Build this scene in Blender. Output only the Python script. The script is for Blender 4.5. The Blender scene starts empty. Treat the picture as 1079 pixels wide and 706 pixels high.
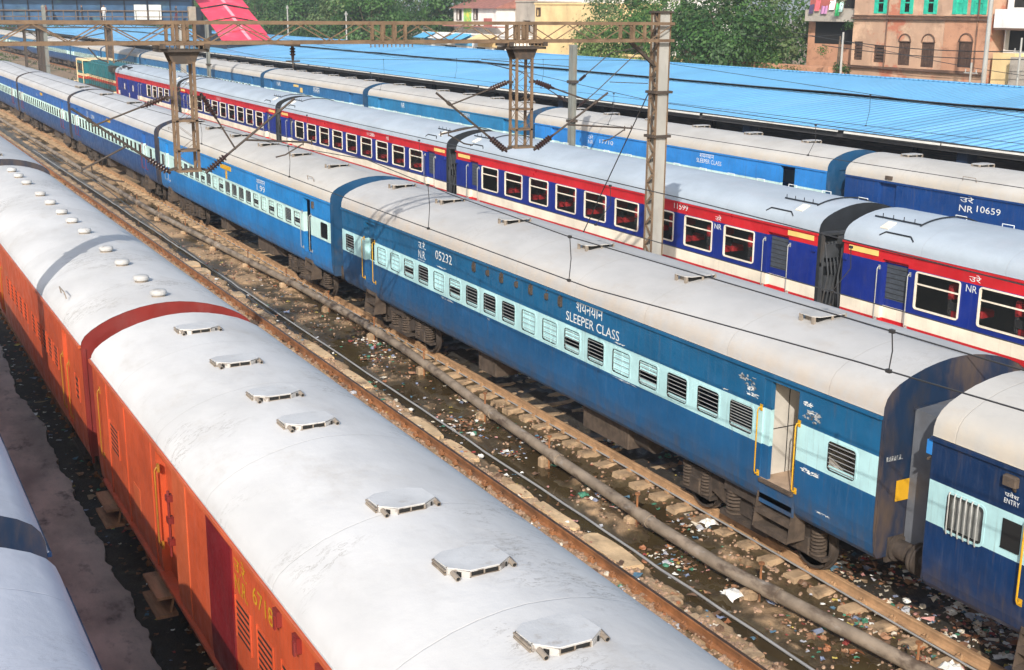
import bpy, math, random
from mathutils import Vector, Matrix, noise
R = random.Random(7)
S = bpy.context.scene
COL = S.collection
PI = math.pi

# ------------------------------------------------------------------ materials
def lin(c):
    return tuple(((v/255)/12.92 if v/255 <= .04045 else (((v/255)+.055)/1.055)**2.4) for v in c)

class NT:
    def __init__(s, name):
        s.m = bpy.data.materials.new(name); s.m.use_nodes = True
        s.t = s.m.node_tree; s.b = s.t.nodes['Principled BSDF']
        s.pos = s.t.nodes.new('ShaderNodeNewGeometry').outputs['Position']
    def n(s, typ): return s.t.nodes.new(typ)
    def l(s, a, b): s.t.links.new(a, b)
    def noise(s, scale=(1, 1, 1), sc=1.0, det=5, rough=.6, off=(0, 0, 0), dist=0):
        mp = s.n('ShaderNodeMapping'); mp.inputs['Scale'].default_value = scale; mp.inputs['Location'].default_value = off
        s.l(s.pos, mp.inputs['Vector'])
        nz = s.n('ShaderNodeTexNoise'); nz.inputs['Scale'].default_value = sc; nz.inputs['Detail'].default_value = det
        nz.inputs['Roughness'].default_value = rough; nz.inputs['Distortion'].default_value = dist
        s.l(mp.outputs[0], nz.inputs['Vector']); return nz.outputs[0]
    def ramp(s, v, lo, hi, a=0., b=1.):
        r = s.n('ShaderNodeMapRange'); r.inputs['From Min'].default_value = lo; r.inputs['From Max'].default_value = hi
        r.inputs['To Min'].default_value = a; r.inputs['To Max'].default_value = b
        r.interpolation_type = 'SMOOTHSTEP'
        s.l(v, r.inputs['Value']); return r.outputs[0]
    def math(s, op, a, b=None):
        m = s.n('ShaderNodeMath'); m.operation = op
        for i, v in enumerate((a, b)):
            if v is None: continue
            if isinstance(v, (int, float)): m.inputs[i].default_value = v
            else: s.l(v, m.inputs[i])
        return m.outputs[0]
    def mix(s, f, a, b):
        m = s.n('ShaderNodeMix'); m.data_type = 'RGBA'
        for i, v in ((0, f), (6, a), (7, b)):
            if isinstance(v, (int, float)): m.inputs[i].default_value = v
            elif isinstance(v, tuple): m.inputs[i].default_value = (v[0], v[1], v[2], 1)
            else: s.l(v, m.inputs[i])
        return m.outputs[2]
    def axis(s, i):
        x = s.n('ShaderNodeSeparateXYZ'); s.l(s.pos, x.inputs[0]); return x.outputs[i]
    def bump(s, h, st=.3, d=.02):
        b = s.n('ShaderNodeBump'); b.inputs['Strength'].default_value = st; b.inputs['Distance'].default_value = d
        s.l(h, b.inputs['Height']); s.l(b.outputs[0], s.b.inputs['Normal'])
    def color(s, c):
        if isinstance(c, tuple): s.b.inputs['Base Color'].default_value = (c[0], c[1], c[2], 1)
        else: s.l(c, s.b.inputs['Base Color'])
    def rough(s, r):
        if isinstance(r, (int, float)): s.b.inputs['Roughness'].default_value = r
        else: s.l(r, s.b.inputs['Roughness'])

def mul(c, k): return tuple(min(1, v*k) for v in c)

def mat(name, c, rough=.6, metal=0, var=.1, vs=(1, 1, 1), vsc=2., dirt=(), bump=0, bsc=20, bvs=(1, 1, 1), spec=.5):
    """procedural surface: base colour, broad variation, dirt layers (colour, scale vec, lo, hi, strength)"""
    t = NT(name)
    col = t.mix(t.ramp(t.noise(vs, vsc), .3, .7), mul(c, 1-var), mul(c, 1+var))
    for i, (dc, ds, lo, hi, k) in enumerate(dirt):
        f = t.math('MULTIPLY', t.ramp(t.noise(ds, 1, 6, .65, off=(3.1*i+1, 7.7*i, 2.3*i)), lo, hi), k)
        col = t.mix(f, col, dc)
    t.color(col); t.rough(rough); t.b.inputs['Metallic'].default_value = metal
    t.b.inputs['Specular IOR Level'].default_value = spec
    if bump: t.bump(t.noise(bvs, bsc, 6), bump)
    return t.m

DIRT = (.10, .075, .05)
def paint(name, c, rough=.45, grime=.5, low=True):
    """coach paint: streaked, faded, dusty towards the sole bar"""
    t = NT(name)
    col = t.mix(t.ramp(t.noise((1, 1, 1), .9), .3, .7), mul(c, .86), mul(c, 1.14))
    st = t.noise((1, 5, .35), 2.2, 6, .7)
    fade = tuple(v*.75+.10 for v in c)
    col = t.mix(t.math('MULTIPLY', t.ramp(st, .5, .8), .5*grime+.1), col, fade)
    col = t.mix(t.math('MULTIPLY', t.ramp(t.noise((1, 7, .5), 1.7, 6, .7, off=(5, 3, 1)), .52, .8), grime), col, DIRT)
    if low:
        z = t.axis(2)
        f = t.math('MULTIPLY', t.ramp(z, 1.75, 1.0), t.ramp(t.noise((1, 2.5, 1.4), 1.5, 7, .7), .3, .75))
        col = t.mix(t.math('MULTIPLY', f, .65), col, DIRT)
    t.color(col); t.rough(t.ramp(t.noise((1, 1, 1), 3), .3, .7, rough-.08, rough+.18))
    t.bump(t.math('ADD', t.noise((1, .9, 1.6), 1.3, 2), t.math('MULTIPLY', t.noise((1, 2.2, 1.2), 3.5, 2, off=(3, 3, 3)), .35)), .5, .03)
    return t.m

def roofmat(name, c, stain=(.36, .30, .24), st=.5, edge=None, cracks=.25):
    t = NT(name)
    col = t.mix(t.ramp(t.noise((1, .6, 1), .8, 5), .3, .7), mul(c, .9), mul(c, 1.07))
    col = t.mix(t.math('MULTIPLY', t.ramp(t.noise((1.3, .8, 1), 1.1, 8, .72, off=(2, 9, 0)), .50, .82), st), col, stain)
    # thin scuffs and cracks in the coating
    sc = t.noise((2.2, 5, 1), 2.2, 9, .75, dist=1.2)
    line = t.math('SUBTRACT', 1.0, t.ramp(t.math('ABSOLUTE', t.math('SUBTRACT', sc, .56)), .0, .022))
    msk = t.ramp(t.noise((1, 1, 1), .55, 3, off=(4, 4, 4)), .52, .66)
    col = t.mix(t.math('MULTIPLY', t.math('MULTIPLY', line, msk), cracks*1.6), col, mul(stain, .55))
    # transverse sheet joints
    y = t.axis(1)
    fr = t.math('ABSOLUTE', t.math('SUBTRACT', t.math('FRACT', t.math('MULTIPLY', y, .41)), .5))
    seam = t.ramp(fr, .006, .0)
    col = t.mix(t.math('MULTIPLY', seam, .3), col, mul(stain, .7))
    if edge:
        z = t.axis(2)
        f = t.math('MULTIPLY', t.ramp(z, 3.68, 3.34), t.ramp(t.noise((1, 2, 1.5), 1.2, 6, .7), .25, .7))
        col = t.mix(t.math('MULTIPLY', f, .75), col, edge)
    t.color(col); t.rough(.8); t.b.inputs['Specular IOR Level'].default_value = .3
    h = t.math('ADD', t.noise((1, .8, 1), 1.3, 3), t.math('MULTIPLY', t.noise((1, 1, 1), 14, 4), .12))
    h = t.math('SUBTRACT', h, t.math('MULTIPLY', seam, .15))
    t.bump(h, .55, .04)
    return t.m

M = {}
# ------------------------------------------------------------------ mesh builder
class MB:
    def __init__(s): s.v = []; s.f = []; s.i = []
    def face(s, pts, m=0):
        k = len(s.v); s.v += [tuple(p) for p in pts]; s.f.append(tuple(range(k, k+len(pts)))); s.i.append(m)
    def add(s, vs, fs, m=0):
        k = len(s.v); s.v += [tuple(p) for p in vs]
        for f in fs: s.f.append(tuple(a+k for a in f)); s.i.append(m)
    def box(s, x0, x1, y0, y1, z0, z1, m=0):
        v = [(x, y, z) for z in (z0, z1) for y in (y0, y1) for x in (x0, x1)]
        s.add(v, [(0, 2, 3, 1), (4, 5, 7, 6), (0, 1, 5, 4), (2, 6, 7, 3), (0, 4, 6, 2), (1, 3, 7, 5)], m)
    def bbox(s, x0, x1, y0, y1, z0, z1, b=.01, m=0):
        """box with chamfered top and vertical edges"""
        P = []
        for z, o in ((z0, 0), (z1-b, 0), (z1, b)):
            a0, a1, c0, c1 = x0+o, x1-o, y0+o, y1-o
            P += [(a0+b, c0, z), (a1-b, c0, z), (a1, c0+b, z), (a1, c1-b, z), (a1-b, c1, z), (a0+b, c1, z), (a0, c1-b, z), (a0, c0+b, z)]
        F = [tuple(range(7, -1, -1)), tuple(range(16, 24))]
        for r in (0, 8):
            for k in range(8): F.append((r+k, r+(k+1) % 8, r+8+(k+1) % 8, r+8+k))
        s.add(P, F, m)
    def obox(s, c, ax, ay, az, m=0):
        """oriented box from centre and three half axes"""
        c, ax, ay, az = map(Vector, (c, ax, ay, az))
        v = [c+i*ax+j*ay+k*az for k in (-1, 1) for j in (-1, 1) for i in (-1, 1)]
        s.add(v, [(0, 2, 3, 1), (4, 5, 7, 6), (0, 1, 5, 4), (2, 6, 7, 3), (0, 4, 6, 2), (1, 3, 7, 5)], m)
    def bar(s, p, q, w, h=None, m=0, up=(0, 0, 1)):
        p, q = Vector(p), Vector(q); h = w if h is None else h
        d = q-p; L = d.length
        if L < 1e-6: return
        d /= L; u = Vector(up)
        if abs(d.dot(u)) > .98: u = Vector((0, 1, 0))
        a = d.cross(u).normalized(); b = a.cross(d).normalized()
        s.obox((p+q)/2, a*w/2, d*L/2, b*h/2, m)
    def tube(s, pts, r, n=8, m=0, cap=True):
        pts = [Vector(p) for p in pts]; rs = r if isinstance(r, (list, tuple)) else [r]*len(pts)
        k = len(s.v); prev = None
        for i, p in enumerate(pts):
            d = (pts[min(i+1, len(pts)-1)]-pts[max(i-1, 0)]).normalized()
            if prev is None:
                a = d.orthogonal().normalized()
            else:
                a = (prev-d*prev.dot(d)).normalized()
            prev = a; b = d.cross(a)
            for j in range(n):
                t = 2*PI*j/n; s.v.append(tuple(p+(a*math.cos(t)+b*math.sin(t))*rs[i]))
        for i in range(len(pts)-1):
            for j in range(n):
                s.f.append((k+i*n+j, k+i*n+(j+1) % n, k+(i+1)*n+(j+1) % n, k+(i+1)*n+j)); s.i.append(m)
        if cap:
            s.f.append(tuple(k+j for j in range(n-1, -1, -1))); s.i.append(m)
            e = k+(len(pts)-1)*n; s.f.append(tuple(e+j for j in range(n))); s.i.append(m)
    def lathe(s, c, axis, prof, n=16, m=0):
        """prof: (radius, distance along axis)"""
        c = Vector(c); d = Vector(axis).normalized()
        s.tube([c+d*h for r, h in prof], [max(r, .0005) for r, h in prof], n, m)
    def prism(s, poly, a, b, axis=0, m=0):
        """poly in the plane across axis, extruded from a to b"""
        n = len(poly)
        def P(u, w, t): return ((t, u, w), (u, t, w), (u, w, t))[axis]
        v = [P(u, w, a) for u, w in poly]+[P(u, w, b) for u, w in poly]
        s.add(v, [tuple(range(n-1, -1, -1)), tuple(range(n, 2*n))]+[(k, (k+1) % n, n+(k+1) % n, n+k) for k in range(n)], m)
    def mesh(s, name, mats, smooth=None):
        me = bpy.data.meshes.new(name); me.from_pydata(s.v, [], s.f)
        for q in (mats if isinstance(mats, (list, tuple)) else [mats]): me.materials.append(q)
        me.polygons.foreach_set('material_index', s.i)
        if smooth is not None:
            me.polygons.foreach_set('use_smooth', [True]*len(s.f)); me.set_sharp_from_angle(angle=math.radians(smooth))
        me.update(); return me
    def build(s, name, mats, parent=None, loc=(0, 0, 0), smooth=None):
        return link(name, s.mesh(name, mats, smooth), parent, loc)

def link(name, me, parent=None, loc=(0, 0, 0), rot=None):
    o = bpy.data.objects.new(name, me); COL.objects.link(o); o.parent = parent; o.location = loc
    if rot: o.rotation_euler = rot
    return o
def tag(o, label=None, cat=None, group=None, kind=None):
    if label: o['label'] = label
    if cat: o['category'] = cat
    if group: o['group'] = group
    if kind: o['kind'] = kind
    return o
def thing(name, label, cat, loc=(0, 0, 0), group=None, rot=None):
    return tag(link(name, None, None, loc, rot), label, cat, group)

def copy_tree(o, parent=None):
    c = o.copy(); COL.objects.link(c); c.parent = parent
    for ch in o.children: copy_tree(ch, c)
    return c

CACHE = {}
def cached(key, fn):
    if key not in CACHE: CACHE[key] = fn()
    return CACHE[key]

def smoothstep(a, b, x):
    t = max(0, min(1, (x-a)/(b-a))); return t*t*(3-2*t)
def fbm(x, y, z=0, o=4): return noise.fractal(Vector((x, y, z)), 1.0, 2.0, o)

def text_mesh(body, w, h, mt, bold=0.0):
    """lettering as flat mesh, fitted to w x h, facing -x and read from far (+y) to near (-y)"""
    def mk():
        c = bpy.data.curves.new('lettering', 'FONT'); c.body = body; c.resolution_u = 3; c.offset = bold
        c.space_line = .85
        o = bpy.data.objects.new('lettering', c); COL.objects.link(o)
        me = bpy.data.meshes.new_from_object(o.evaluated_get(bpy.context.evaluated_depsgraph_get()))
        bpy.data.objects.remove(o)
        xs = [v.co.x for v in me.vertices]; ys = [v.co.y for v in me.vertices]
        a, b, c0, d = min(xs), max(xs), min(ys), max(ys)
        for v in me.vertices:
            u = (v.co.x-a)/(b-a)*w; q = (v.co.y-c0)/(d-c0)*h
            v.co = (0, -u, q)
        me.materials.clear(); me.materials.append(mt); return me
    return cached(('text', body, w, h, mt.name), mk)
# ------------------------------------------------------------------ coaches
LEN = 21.337; PITCH = 22.297
HW = 1.48
SIDE = [(HW-.12, 1.00), (HW-.06, 1.08), (HW-.025, 1.22), (HW-.005, 1.45), (HW, 1.75), (HW, 3.22)]
ROOF = [(1.48, 3.22), (1.475, 3.34), (1.435, 3.46), (1.355, 3.56), (1.22, 3.65), (1.0, 3.745), (.75, 3.825), (.5, 3.88), (.25, 3.915), (0, 3.925)]
ROUND = [(1.48, 3.22), (1.465, 3.28), (1.41, 3.365), (1.30, 3.455), (1.14, 3.55), (.96, 3.635), (.7, 3.72), (.46, 3.775), (.22, 3.808), (0, 3.818)]
def roofz(k): return ROUND if k < 1 else ROOF

def side_x(z):
    for (x0, z0), (x1, z1) in zip(SIDE, SIDE[1:]):
        if z <= z1: return x0+(x1-x0)*max(0, (z-z0)/(z1-z0))
    return HW

def body_mesh(bands, holes, zmin=1.0, nwin=0):
    """bands: [(ztop, material index)], holes: [(y0,y1,z0,z1)] on the -x side"""
    def mk():
        mb = MB()
        ys = sorted({0, LEN} | {round(v, 3) for h in holes for v in h[:2]})
        zs = sorted({zmin} | {z for x, z in SIDE} | {z for z, m in bands if z < 3.22} | {round(v, 3) for h in holes for v in h[2:]})
        bm_ = lambda z: next(m for zt, m in bands if z < zt+1e-6)
        inh = lambda y, z: any(h[0]-1e-4 < y < h[1]+1e-4 and h[2]-1e-4 < z < h[3]+1e-4 for h in holes)
        for z0, z1 in zip(zs, zs[1:]):
            zc = (z0+z1)/2; m = bm_(zc)
            if zc < zmin: continue
            for y0, y1 in zip(ys, ys[1:]):
                if inh((y0+y1)/2, zc): continue
                mb.face([(-side_x(z0), y0, z0), (-side_x(z1), y0, z1), (-side_x(z1), y1, z1), (-side_x(z0), y1, z0)], m)
            mb.face([(side_x(z0), 0, z0), (side_x(z0), LEN, z0), (side_x(z1), LEN, z1), (side_x(z1), 0, z1)], m)
        for hi, (y0, y1, z0, z1) in enumerate(holes):          # reveals
            depth = .045 if hi < nwin else .13
            zz = sorted({z0, z1} | {z for z in zs if z0 < z < z1})
            for a, b in zip(zz, zz[1:]):
                m = bm_((a+b)/2)
                for y, s in ((y0, 1), (y1, -1)):
                    p = [(-side_x(a), y, a), (-side_x(a)+depth, y, a), (-side_x(b)+depth, y, b), (-side_x(b), y, b)]
                    mb.face(p if s < 0 else p[::-1], m)
            for z, s in ((z0, 1), (z1, -1)):
                p = [(-side_x(z), y0, z), (-side_x(z), y1, z), (-side_x(z)+depth, y1, z), (-side_x(z)+depth, y0, z)]
                mb.face(p if s < 0 else p[::-1], bm_(z-.01))
        q = side_x(zmin); mb.face([(-q, 0, zmin), (-q, LEN, zmin), (q, LEN, zmin), (q, 0, zmin)], len(bands) and bands[0][1])
        return mb
    return mk()

def roof_mesh(mroof, mtrim, rk=1):
    def mk():
        RF = roofz(rk); mb = MB(); ring = [(-x, z) for x, z in RF]+[(x, z) for x, z in RF[::-1][1:]]
        ring = [(-HW-.02, 3.225)]+ring+[(HW+.02, 3.225)]
        n = len(ring); ny = 36; rr = random.Random(3)
        k = len(mb.v)
        for j in range(ny+1):
            y = -.02+(LEN+.04)*j/ny
            for i, (x, z) in enumerate(ring):
                w = 0 if i < 3 or i > n-4 or j in (0, ny) else rr.uniform(-.004, .003)
                mb.v.append((x, y, z+w))
        for j in range(ny):
            for i in range(n-1):
                a = k+j*n+i; mb.f.append((a, a+1, a+n+1, a+n)); mb.i.append(0)
        for s in (-1, 1):                                        # gutter strip
            mb.box(-HW-.045 if s < 0 else HW+.002, -HW-.002 if s < 0 else HW+.045, -.02, LEN+.02, 3.165, 3.215, 1)
        return mb.mesh('roof', [mroof, mtrim], 40)
    return cached(('roof', mroof.name, mtrim.name, rk), mk)

def end_mesh(mend, mdark, rk=1, zmin=1.0):
    def mk():
        mb = MB()
        prof = [(-x, z) for x, z in SIDE]+[(-x, z) for x, z in roofz(rk)[1:]]+[(x, z) for x, z in roofz(rk)[::-1][1:]]+[(x, z) for x, z in SIDE[::-1][1:]]
        prof = [(x*.999, z-.004) for x, z in prof if z >= zmin]
        mb.prism(prof, -.012, .03, 1, 0)
        for x in (-HW+.035, HW-.075): mb.box(x, x+.04, -.03, -.012, 1.1, 3.15, 0)      # corner angles
        mb.tube([(1.2, -.05, 1.2), (1.2, -.05, 3.3)], .02, 6, 1)
        mb.box(-.9, .9, -.05, -.012, 3.22, 3.27, 0)
        return mb.mesh('end_wall', [mend, mdark], 30)
    return cached(('end', mend.name, rk, zmin), mk)

def rrect(w, h, r, o=0.0, n=4):
    P = []
    for cx, cz, a0 in ((w-r, h-r, 0), (r, h-r, 90), (r, r, 180), (w-r, r, 270)):
        for k in range(n+1):
            a = math.radians(a0+90*k/n); P.append((cx+(r+o)*math.cos(a), cz+(r+o)*math.sin(a)))
    return P
def ring(mb, outer, inner, x0, x1, m=0):
    n = len(outer); k = len(mb.v)
    for x in (x0, x1):
        for P in (outer, inner): mb.v += [(x, u, w) for u, w in P]
    for i in range(n):
        j = (i+1) % n
        for f in ((i, j, n+j, n+i), (2*n+j, 2*n+i, 3*n+i, 3*n+j), (i, 2*n+i, 2*n+j, j), (n+j, 3*n+j, 3*n+i, n+i)):
            mb.f.append(tuple(k+a for a in f)); mb.i.append(m)

def window_obj(parent, y, z, w, h, kind, mframe, S):
    """kind: open / half / shut / dense / seat / plain / narrow"""
    def frame():
        mb = MB()
        if kind == 'seat':
            ring(mb, rrect(w, h, .06, .022), rrect(w, h, .05, -.016), -.022, .03)
            mb.box(-.012, .02, .02, w-.02, h*.66, h*.66+.032)
        else:
            o = rrect(w, h, .07, .028); ring(mb, o, rrect(w, h, .07, -.012), -.006, .035, 0)
            ring(mb, rrect(w, h, .07, -.011), rrect(w, h, .07, -.019), -.0075, .03, 1)
        return mb.mesh('window', [mframe, M['rubber']], 40)
    wo = link('window', cached(('wf', kind == 'seat', w, h, mframe.name), frame), parent, (-side_x(z+h/2), y, z))
    def sub(name, key, fn, mt):
        link(name, cached((name, key, w, h, mt.name), fn), wo)
    def bars(n, vert=False, r=.009):
        def fn():
            mb = MB()
            for k in range(n):
                t = (k+.8)/(n+.6)
                if vert: mb.tube([(-.03, w*t, -.03), (-.045, w*t, 0), (-.045, w*t, h), (-.03, w*t, h+.03)], r, 6)
                else: mb.tube([(.004, .0, h*t), (.004, w, h*t)], r*.75, 5)
            return mb.mesh('window_bars', M['bars'], 60)
        return fn
    def louver(z0, z1):
        def fn():
            mb = MB(); n = max(3, int((z1-z0)*h/.036))
            for k in range(n):
                zz = h*z0+(z1-z0)*h*(k+.5)/n
                mb.obox((.028, w/2, zz), (.012, 0, .012), (0, w/2-.03, 0), (.002, 0, -.002))
            mb.box(.015, .04, w/2-.012, w/2+.012, h*z0, h*z1)
            for yy in (.015, w-.035): mb.box(.015, .042, yy, yy+.02, h*z0, h*z1)
            mb.box(.044, .048, .01, w-.01, h*z0, h*z1)
            return mb.mesh('shutter', mframe)
        return fn
    def panel(z0, z1):
        def fn():
            mb = MB(); mb.box(.025, .04, .01, w-.01, h*z0, h*z1); mb.box(.018, .045, .01, w-.01, h*z1-.02, h*z1+.012)
            return mb.mesh('shutter', mframe)
        return fn
    def pane(x, gm):
        def fn():
            mb = MB(); mb.box(x, x+.006, .01, w-.01, .01, h-.01); return mb.mesh('glass', gm)
        return fn
    if kind == 'seat': sub('glass', 1, pane(.018, M['pane']), M['pane'])
    elif kind == 'plain': sub('glass', 2, pane(.02, M['glass']), M['glass'])
    elif kind == 'caged':
        sub('window_bars', 'v', bars(6, True, .011), M['bars']); sub('glass', 3, pane(.07, M['frosted']), M['frosted'])
    else:
        if kind == 'open': sub('window_bars', 6, bars(6), M['bars']); sub('shutter', 'p', panel(.0, .13), mframe)
        if kind == 'half': sub('window_bars', 6, bars(6), M['bars']); sub('shutter', 'l', louver(.58, 1), mframe); sub('shutter', 'p2', panel(0, .22), mframe)
        if kind == 'shut': sub('shutter', 'f', louver(0, 1), mframe); sub('window_bars', 4, bars(4, r=.006), M['bars'])
        if kind == 'dense': sub('window_bars', 9, bars(9), M['bars']); sub('shutter', 'p3', panel(0, .12), mframe)
    return wo

def handrail(parent, y, z0, z1, mt, r=.02, x=-1.555):
    mb = MB(); xs = -side_x(z1)
    mb.tube([(xs+.03, 0, z1-z0), (x+.02, 0, z1-z0), (x, 0, z1-z0-.04), (x, 0, .05), (x+.02, 0, .0), (-side_x(z0)+.03, 0, 0)], r, 8)
    mb.box(xs-.01, xs+.02, -.03, .03, z1-z0-.06, z1-z0+.05); mb.box(-side_x(z0)-.008, -side_x(z0)+.02, -.03, .03, -.05, .05)
    return link('handrail', cached(('hr', z0, z1, mt.name, r, x), lambda: mb.mesh('handrail', mt, 50)), parent, (0, y, z0))

def steps(parent, y0, y1, side=-1, ztop=1.16, out=0):
    def mk():
        mb = MB(); w = y1-y0
        for k, z in enumerate((0, -.27) if out else (0, -.27, -.54)):
            mb.box(-HW+.02-.02*k, -HW+.29, .02, w-.02, z-.04, z)
            if out: mb.bar((-HW+.2, .1, z-.03), (-HW+.3, .1, .15), .03); mb.bar((-HW+.2, w-.1, z-.03), (-HW+.3, w-.1, .15), .03)
            else: mb.box(-HW+.02-.02*k, -HW+.035-.02*k, .02, w-.02, z-.09, z-.04)
        for yy in () if out else (0, w-.02): mb.prism([(-HW+.04, .0), (-HW-.04, -.60), (-HW+.32, -.60), (-HW+.32, .0)], yy, yy+.02, 1)
        if not out: mb.box(-HW+.29, -HW+.31, .02, w-.02, -.6, 0)
        return mb.mesh('footstep', M['plank'] if out else M['dustyiron'])
    return link('footstep', cached(('fs', round(y1-y0, 3), out), mk), parent, (-out, y0, ztop))

def bogie(parent, yc, full=True):
    def frame():
        mb = MB()
        for s in (-1, 1):
            x0, x1 = s*1.02-.06, s*1.02+.06
            mb.prism([(-1.75, .55), (-1.75, .78), (-.85, .82), (-.45, .58), (.45, .58), (.85, .82), (1.75, .78), (1.75, .55), (.95, .5), (.5, .36), (-.5, .36), (-.95, .5)], x0, x1, 0)
            for yy in (-1.448, 1.448):
                mb.bbox(x0-.05, x1+.05, yy-.16, yy+.16, .33, .62, .02)
                mb.box(x0-.02, x1+.02, yy-.46, yy+.46, .3, .36)
            for yy in (-.5, .5, -1.0, 1.0): mb.bar((s*1.1, yy, .3), (s*1.1, yy+.02, .95), .035)
            mb.box(s*1.05-.13, s*1.05+.13, -.62, .62, .24, .32)
            mb.box(s*1.0-.2, s*1.0+.2, -.5, .5, .74, .92)
        mb.box(-1, 1, -.25, .25, .5, .85); mb.box(-1, 1, -1.72, -1.6, .6, .75); mb.box(-1, 1, 1.6, 1.72, .6, .75)
        return mb.mesh('bogie', M['dirtyiron'])
    b = link('bogie', cached('bogie_full', frame), parent, (0, yc, 0))
    def wheel():
        mb = MB()
        for s in (-1, 1):
            mb.lathe((s*.80, 0, .457), (s, 0, 0), [(.05, -.03), (.42, -.02), (.49, -.02), (.49, .01), (.457, .015), (.45, .11), (.40, .11), (.36, .07), (.18, .06), (.14, .11), (.09, .12), (.0, .12)], 24)
        mb.tube([(-.8, 0, .457), (.8, 0, .457)], .08, 10)
        return mb.mesh('wheelset', M['dirtyiron'], 40)
    for yy in (-1.448, 1.448): link('wheelset', cached('wheel', wheel), b, (0, yy, 0))
    if not full: return b
    def spring(r, h, n):
        def fn():
            mb = MB(); pr = []
            mb.lathe((0, 0, -.03), (0, 0, 1), [(r*1.18, 0), (r*1.18, .03)], 14); mb.lathe((0, 0, h), (0, 0, 1), [(r*1.18, 0), (r*1.18, .035)], 14)
            P = []
            for k in range(n*10+1):
                a = 2*PI*k/10; P.append((r*math.cos(a), r*math.sin(a), .02+(h-.04)*k/(n*10)))
            mb.tube(P, .024, 6)
            mb.tube([(0, 0, 0), (0, 0, h)], r*.6, 10)
            return mb.mesh('spring', M['dustyiron'], 50)
        return fn
    for yy in (-1.72, -1.18, 1.18, 1.72): link('spring', cached('sp1', spring(.115, .34, 5)), b, (-1.02, yy, .40))
    for yy in (-.36, .36): link('spring', cached('sp2', spring(.15, .36, 5)), b, (-1.04, yy, .36))
    return b

def buffers(parent, end=0):
    for s in (-1, 1):
        def mk():
            mb = MB()
            mb.lathe((0, .0, 0), (0, -1, 0), [(.20, 0), (.20, .06), (.145, .07), (.15, .28), (.11, .29), (.11, .42), (.235, .42), (.24, .455), (.2, .475), (.0, .48)], 24)
            mb.box(-.2, .2, -.02, .03, -.2, .2)
            return mb.mesh('buffer', M['dirtyiron'], 40)
        link('buffer', cached('buffer', mk), parent, (s*.98, 0 if end == 0 else LEN, 1.10), None if end == 0 else (0, 0, PI))

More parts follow.
